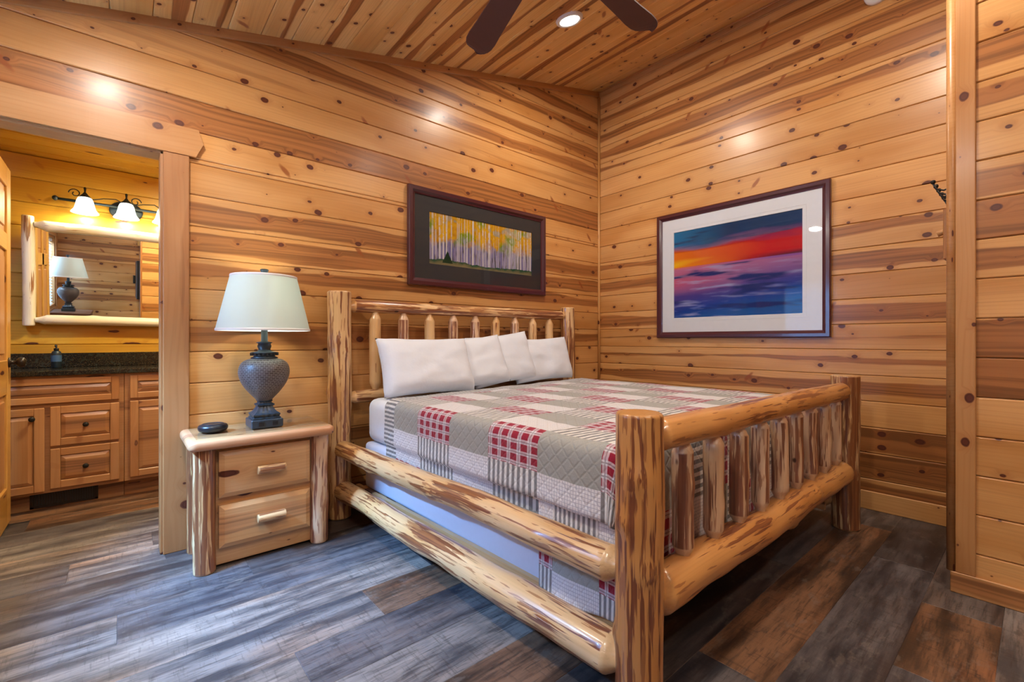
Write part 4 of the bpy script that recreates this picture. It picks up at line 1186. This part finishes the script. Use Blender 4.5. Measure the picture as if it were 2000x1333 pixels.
cabinet((.35, 4.4, 0), .017, .62, 'right vanity cabinet with small drawer over a tall panel door, beside casing', [
    ('drawer', .045, .590, .690, .850, .318, .77), ('door', .045, .590, .140, .672, .54, .60)])
m = MB((-.1, 4.4, .869)); m.box((-.92, YV-.035, .869), (.64, YB-.006, .901), .004); o = m.build('vanity_countertop', M['granite'])
tag(o, 'dark speckled granite countertop with backsplash on the bathroom vanity', 'countertop')
b = MB(m.loc); b.box((-.92, YB-.030, .901), (.64, YB-.006, 1.003), .003); b.build('backsplash', M['granite'], o)
# floor register in the toe kick
vt = thing('floor_register', (-.30, YV+.06, .02), 'dark metal air register set low in the vanity toe space', 'air register')
m = MB(vt.location); X0, X1, Z0_, Z1_ = -.445, -.120, .010, .112; yy = YV+.062
m.box((X0, yy, Z0_), (X1, yy+.007, Z0_+.014), .001); m.box((X0, yy, Z1_-.014), (X1, yy+.007, Z1_), .001)
m.box((X0, yy, Z0_), (X0+.018, yy+.007, Z1_), .001); m.box((X1-.018, yy, Z0_), (X1, yy+.007, Z1_), .001)
m.build('frame', M['bronze'], vt)
m = MB(vt.location)
for k in range(24):
    x = X0+.022+k*(X1-X0-.044)/23; m.box((x-.0035, yy+.001, Z0_+.012), (x+.0035, yy+.005, Z1_-.012))
m.build('louvres', M['bronze'], vt)
m = MB(vt.location); m.box((X0+.01, yy+.0055, Z0_+.01), (X1-.01, yy+.0075, Z1_-.01)); m.build('backing', M['black'], vt)
# soap dispenser
sx, sy, sz = -.345, 4.50, .902
o = thing('soap_dispenser', (sx, sy, sz), 'dark blue-black pump soap bottle on the granite countertop', 'soap dispenser')
m = MB(o.location); m.lathe([(.024, sz), (.027, sz+.004), (.027, sz+.100), (.022, sz+.115), (.012, sz+.122)], (sx, sy), 24); m.build('bottle', M['blue_iron'], o)
m = MB(o.location); m.lathe([(.0275, sz+.045), (.0278, sz+.09)], (sx, sy), 24, cap=False); m.build('label_band', plain('blue_label', (.05, .12, .25), .4), o)
m = MB(o.location); m.lathe([(.013, sz+.121), (.014, sz+.138), (.005, sz+.140), (.005, sz+.156)], (sx, sy), 16); m.tube([(sx, sy, sz+.157), (sx, sy-.03, sz+.160), (sx, sy-.042, sz+.152)], .006, 8); m.build('pump', M['black'], o)

# log framed mirror, leaning forward a little from its hanger
mt = math.radians(3.5)
mz0, mz1, mx0, mx1 = 1.225, 1.905, -.49, .60
PV = Vector((0, YB-.045, mz0))
def tiltp(v): v = Vector(v)-PV; return Matrix.Rotation(mt, 3, 'X') @ v+PV
mr = thing('log_framed_mirror', (.05, YB-.04, mz0), 'wall mirror framed in pale peeled logs above the bathroom vanity', 'mirror')
m = MB(mr.location); m.box((mx0+.02, YB-.040, mz0+.02), (mx1-.02, YB-.036, mz1-.02), xf=tiltp); m.build('mirror_glass', M['mirror'], mr)
m = MB(mr.location); m.box((mx0-.03, YB-.036, mz0-.01), (mx1+.03, YB-.022, mz1+.01), 0, 0, xf=tiltp); m.build('backing_board', M['door'], mr)
def ml(p0, p1, r, sd, **k):
    m = MB(mr.location); m.log(tiltp(p0), tiltp(p1), r, seed=sd, **k); m.build('frame_log', M['log_white'], mr)
ml((mx0, YB-.055, mz0-.025), (mx0, YB-.055, mz1+.055), .032, 81, amount=.15, knots=4)
ml((mx1, YB-.055, mz0-.025), (mx1, YB-.055, mz1+.055), .032, 82, amount=.15, knots=4)
ml((mx0+.032, YB-.060, mz0+.015), (mx1-.032, YB-.060, mz0+.015), .033, 83, amount=.1, knots=3, tip0='tenon', tip1='tenon')
ml((mx0+.032, YB-.060, mz1), (mx1-.032, YB-.060, mz1), .034, 84, amount=.1, knots=3, tip0='tenon', tip1='tenon')

# vanity light
vl = thing('vanity_light', (.03, YB, 2.10), 'three bell-shade vanity light with black scrolled iron arms above the mirror', 'wall light')
VL = vl.location; zc = 2.12
m = MB(VL); c = Vector((.03, YB, zc-.02)); R = Matrix.Rotation(PI/2, 3, 'X')
m.lathe([(.075, 0), (.075, .008), (.062, .016), (.030, .022), (.002, .023)], n=32); m.v = [tuple((lambda q: Vector((q.x*1.35, q.y, q.z)))(R @ Vector(v))+c) for v in m.v]; m.build('wall_plate', M['blue_iron'], vl)
m = MB(VL); m.tube([(-.36, YB-.045, zc-.002), (.42, YB-.045, zc-.002)], .010, 10); m.box((.0, YB-.05, zc-.015), (.06, YB-.01, zc+.01), .003)
for sx_ in (-.36, .42): m.lathe([(.004, zc-.018), (.015, zc-.010), (.018, zc), (.015, zc+.010), (.004, zc+.018)], (sx_, YB-.045), 12)
m.build('bar', M['blue_iron'], vl)
for i, x in enumerate((-.20, .03, .26)):
    y = YB-.125
    m = MB(VL)
    m.tube([(x, YB-.045, zc), (x, YB-.075, zc+.035), (x, y, zc+.05), (x, y, zc+.02)], .006, 8)
    m.lathe([(.004, zc+.09), (.008, zc+.085), (.005, zc+.055), (.018, zc+.035), (.030, zc+.022), (.032, zc+.012)], (x, y), 16)
    arm = m.build('arm', M['iron'], vl)
    m = MB(VL)
    if i < 2 or True:
        sg = -1 if i == 0 else 1
        pts = []
        for k in range(30):
            a = k/29*2*PI*1.15; r_ = .034*(1-k/40)
            pts.append((x+sg*(.055+r_*math.cos(a)), y+.04, zc+.045+r_*math.sin(a)))
        m.tube(pts, .0035, 6)
        if i < 2:
            m.tube([(x+.03, y+.04, zc+.012), (x+.10, y+.04, zc+.035), (x+.17, y+.04, zc+.045), (x+.21, y+.04, zc+.02)], .0035, 6)
    m.build('scroll', M['iron'], arm)
    m = MB(VL); top = zc+.015
    pr = [(.028, 0), (.038, -.006), (.046, -.025), (.052, -.055), (.060, -.085), (.076, -.108), (.078, -.113)]
    pin = [(r-.004, h-.002) for r, h in pr[::-1]]
    m.lathe([(r, top+h) for r, h in pr]+[(r, top+h) for r, h in pin], (x, y), 36, cap=False); m.build('bell_shade', M['bell'], vl)
    m = MB(VL); m.lathe([(.010, top-.02), (.022, top-.04), (.026, top-.06), (.016, top-.08), (.002, top-.084)], (x, y), 14); m.build('bulb', M['bulb'], vl)
    point_light('vanity_bulb_light', (x, y, top-.105), 9.0, (1.0, 0.92, 0.62), .03)

# ------------------------------------------------------------------ seen only in the mirror: dresser, second lamp, television, closet door
t = thing('tall_dresser', (-.52, -.30, 0), 'brown tall dresser against the window wall, carrying the second lamp', 'dresser')
m = MB(t.location); m.box((-.78, -.65, .05), (-.36, .05, .90), .004); m.box((-.785, -.67, .90), (-.34, .07, .93), .006); m.build('body', M['dark_wood'], t)
for k in range(4):
    m = MB(t.location); m.box((-.362, -.62, .08+k*.205), (-.348, .02, .265+k*.205), .004); d_ = m.build('drawer', M['dark_wood'], t)
    m = MB(t.location); m.tube([(-.348, -.30, .17+k*.205), (-.325, -.30, .17+k*.205)], .012, 10); m.build('knob', M['bronze'], d_)
for (x, y) in ((-.75, -.62), (-.39, -.62), (-.75, .02), (-.39, .02)):
    m = MB(t.location); m.box((x-.02, y-.02, 0), (x+.02, y+.02, .055)); m.build('foot', M['dark_wood'], t)
table_lamp(-.60, -.28, .931, 'woven-urn table lamp reflected in the bathroom mirror, unlit', 'urn table lamps', False)
t = thing('television', (.22, YS+.02, 1.45), 'black flat television seen edge-on in the bathroom mirror', 'television')
m = MB(t.location); m.box((.19, YS+.12, 1.14), (.245, YS+1.0, 1.77), .006); m.build('screen', M['black'], t)
m = MB(t.location); m.box((.16, YS+.0, 1.38), (.19, YS+.30, 1.52), .004); m.build('wall_bracket', M['black'], t)
dr = D.objects.new('door_2', None); COL.objects.link(dr); dr.location = (.74, YS, 0); dr['kind'] = 'structure'
m = MB(dr.location)
m.box((.24+.02, YS, 0), (.345, YS+.02, 2.05), .003, 2); m.box((1.135, YS, 0), (1.23, YS+.02, 2.05), .003, 2); m.box((.22, YS, 2.05), (1.27, YS+.022, 2.17), .003, 0)
m.build('casing', M['door'], dr)
m = MB(dr.location); m.box((.345, YS-.006, .01), (1.135, YS+.012, 2.05), .003, 2)
for (z0, z1) in ((.2, .8), (1.0, 1.9)):
    for (a, b) in ((.44, .70), (.78, 1.04)): m.box((a, YS+.005, z0), (b, YS+.018, z1), .006, 2)
m.build('leaf', M['door'], dr)
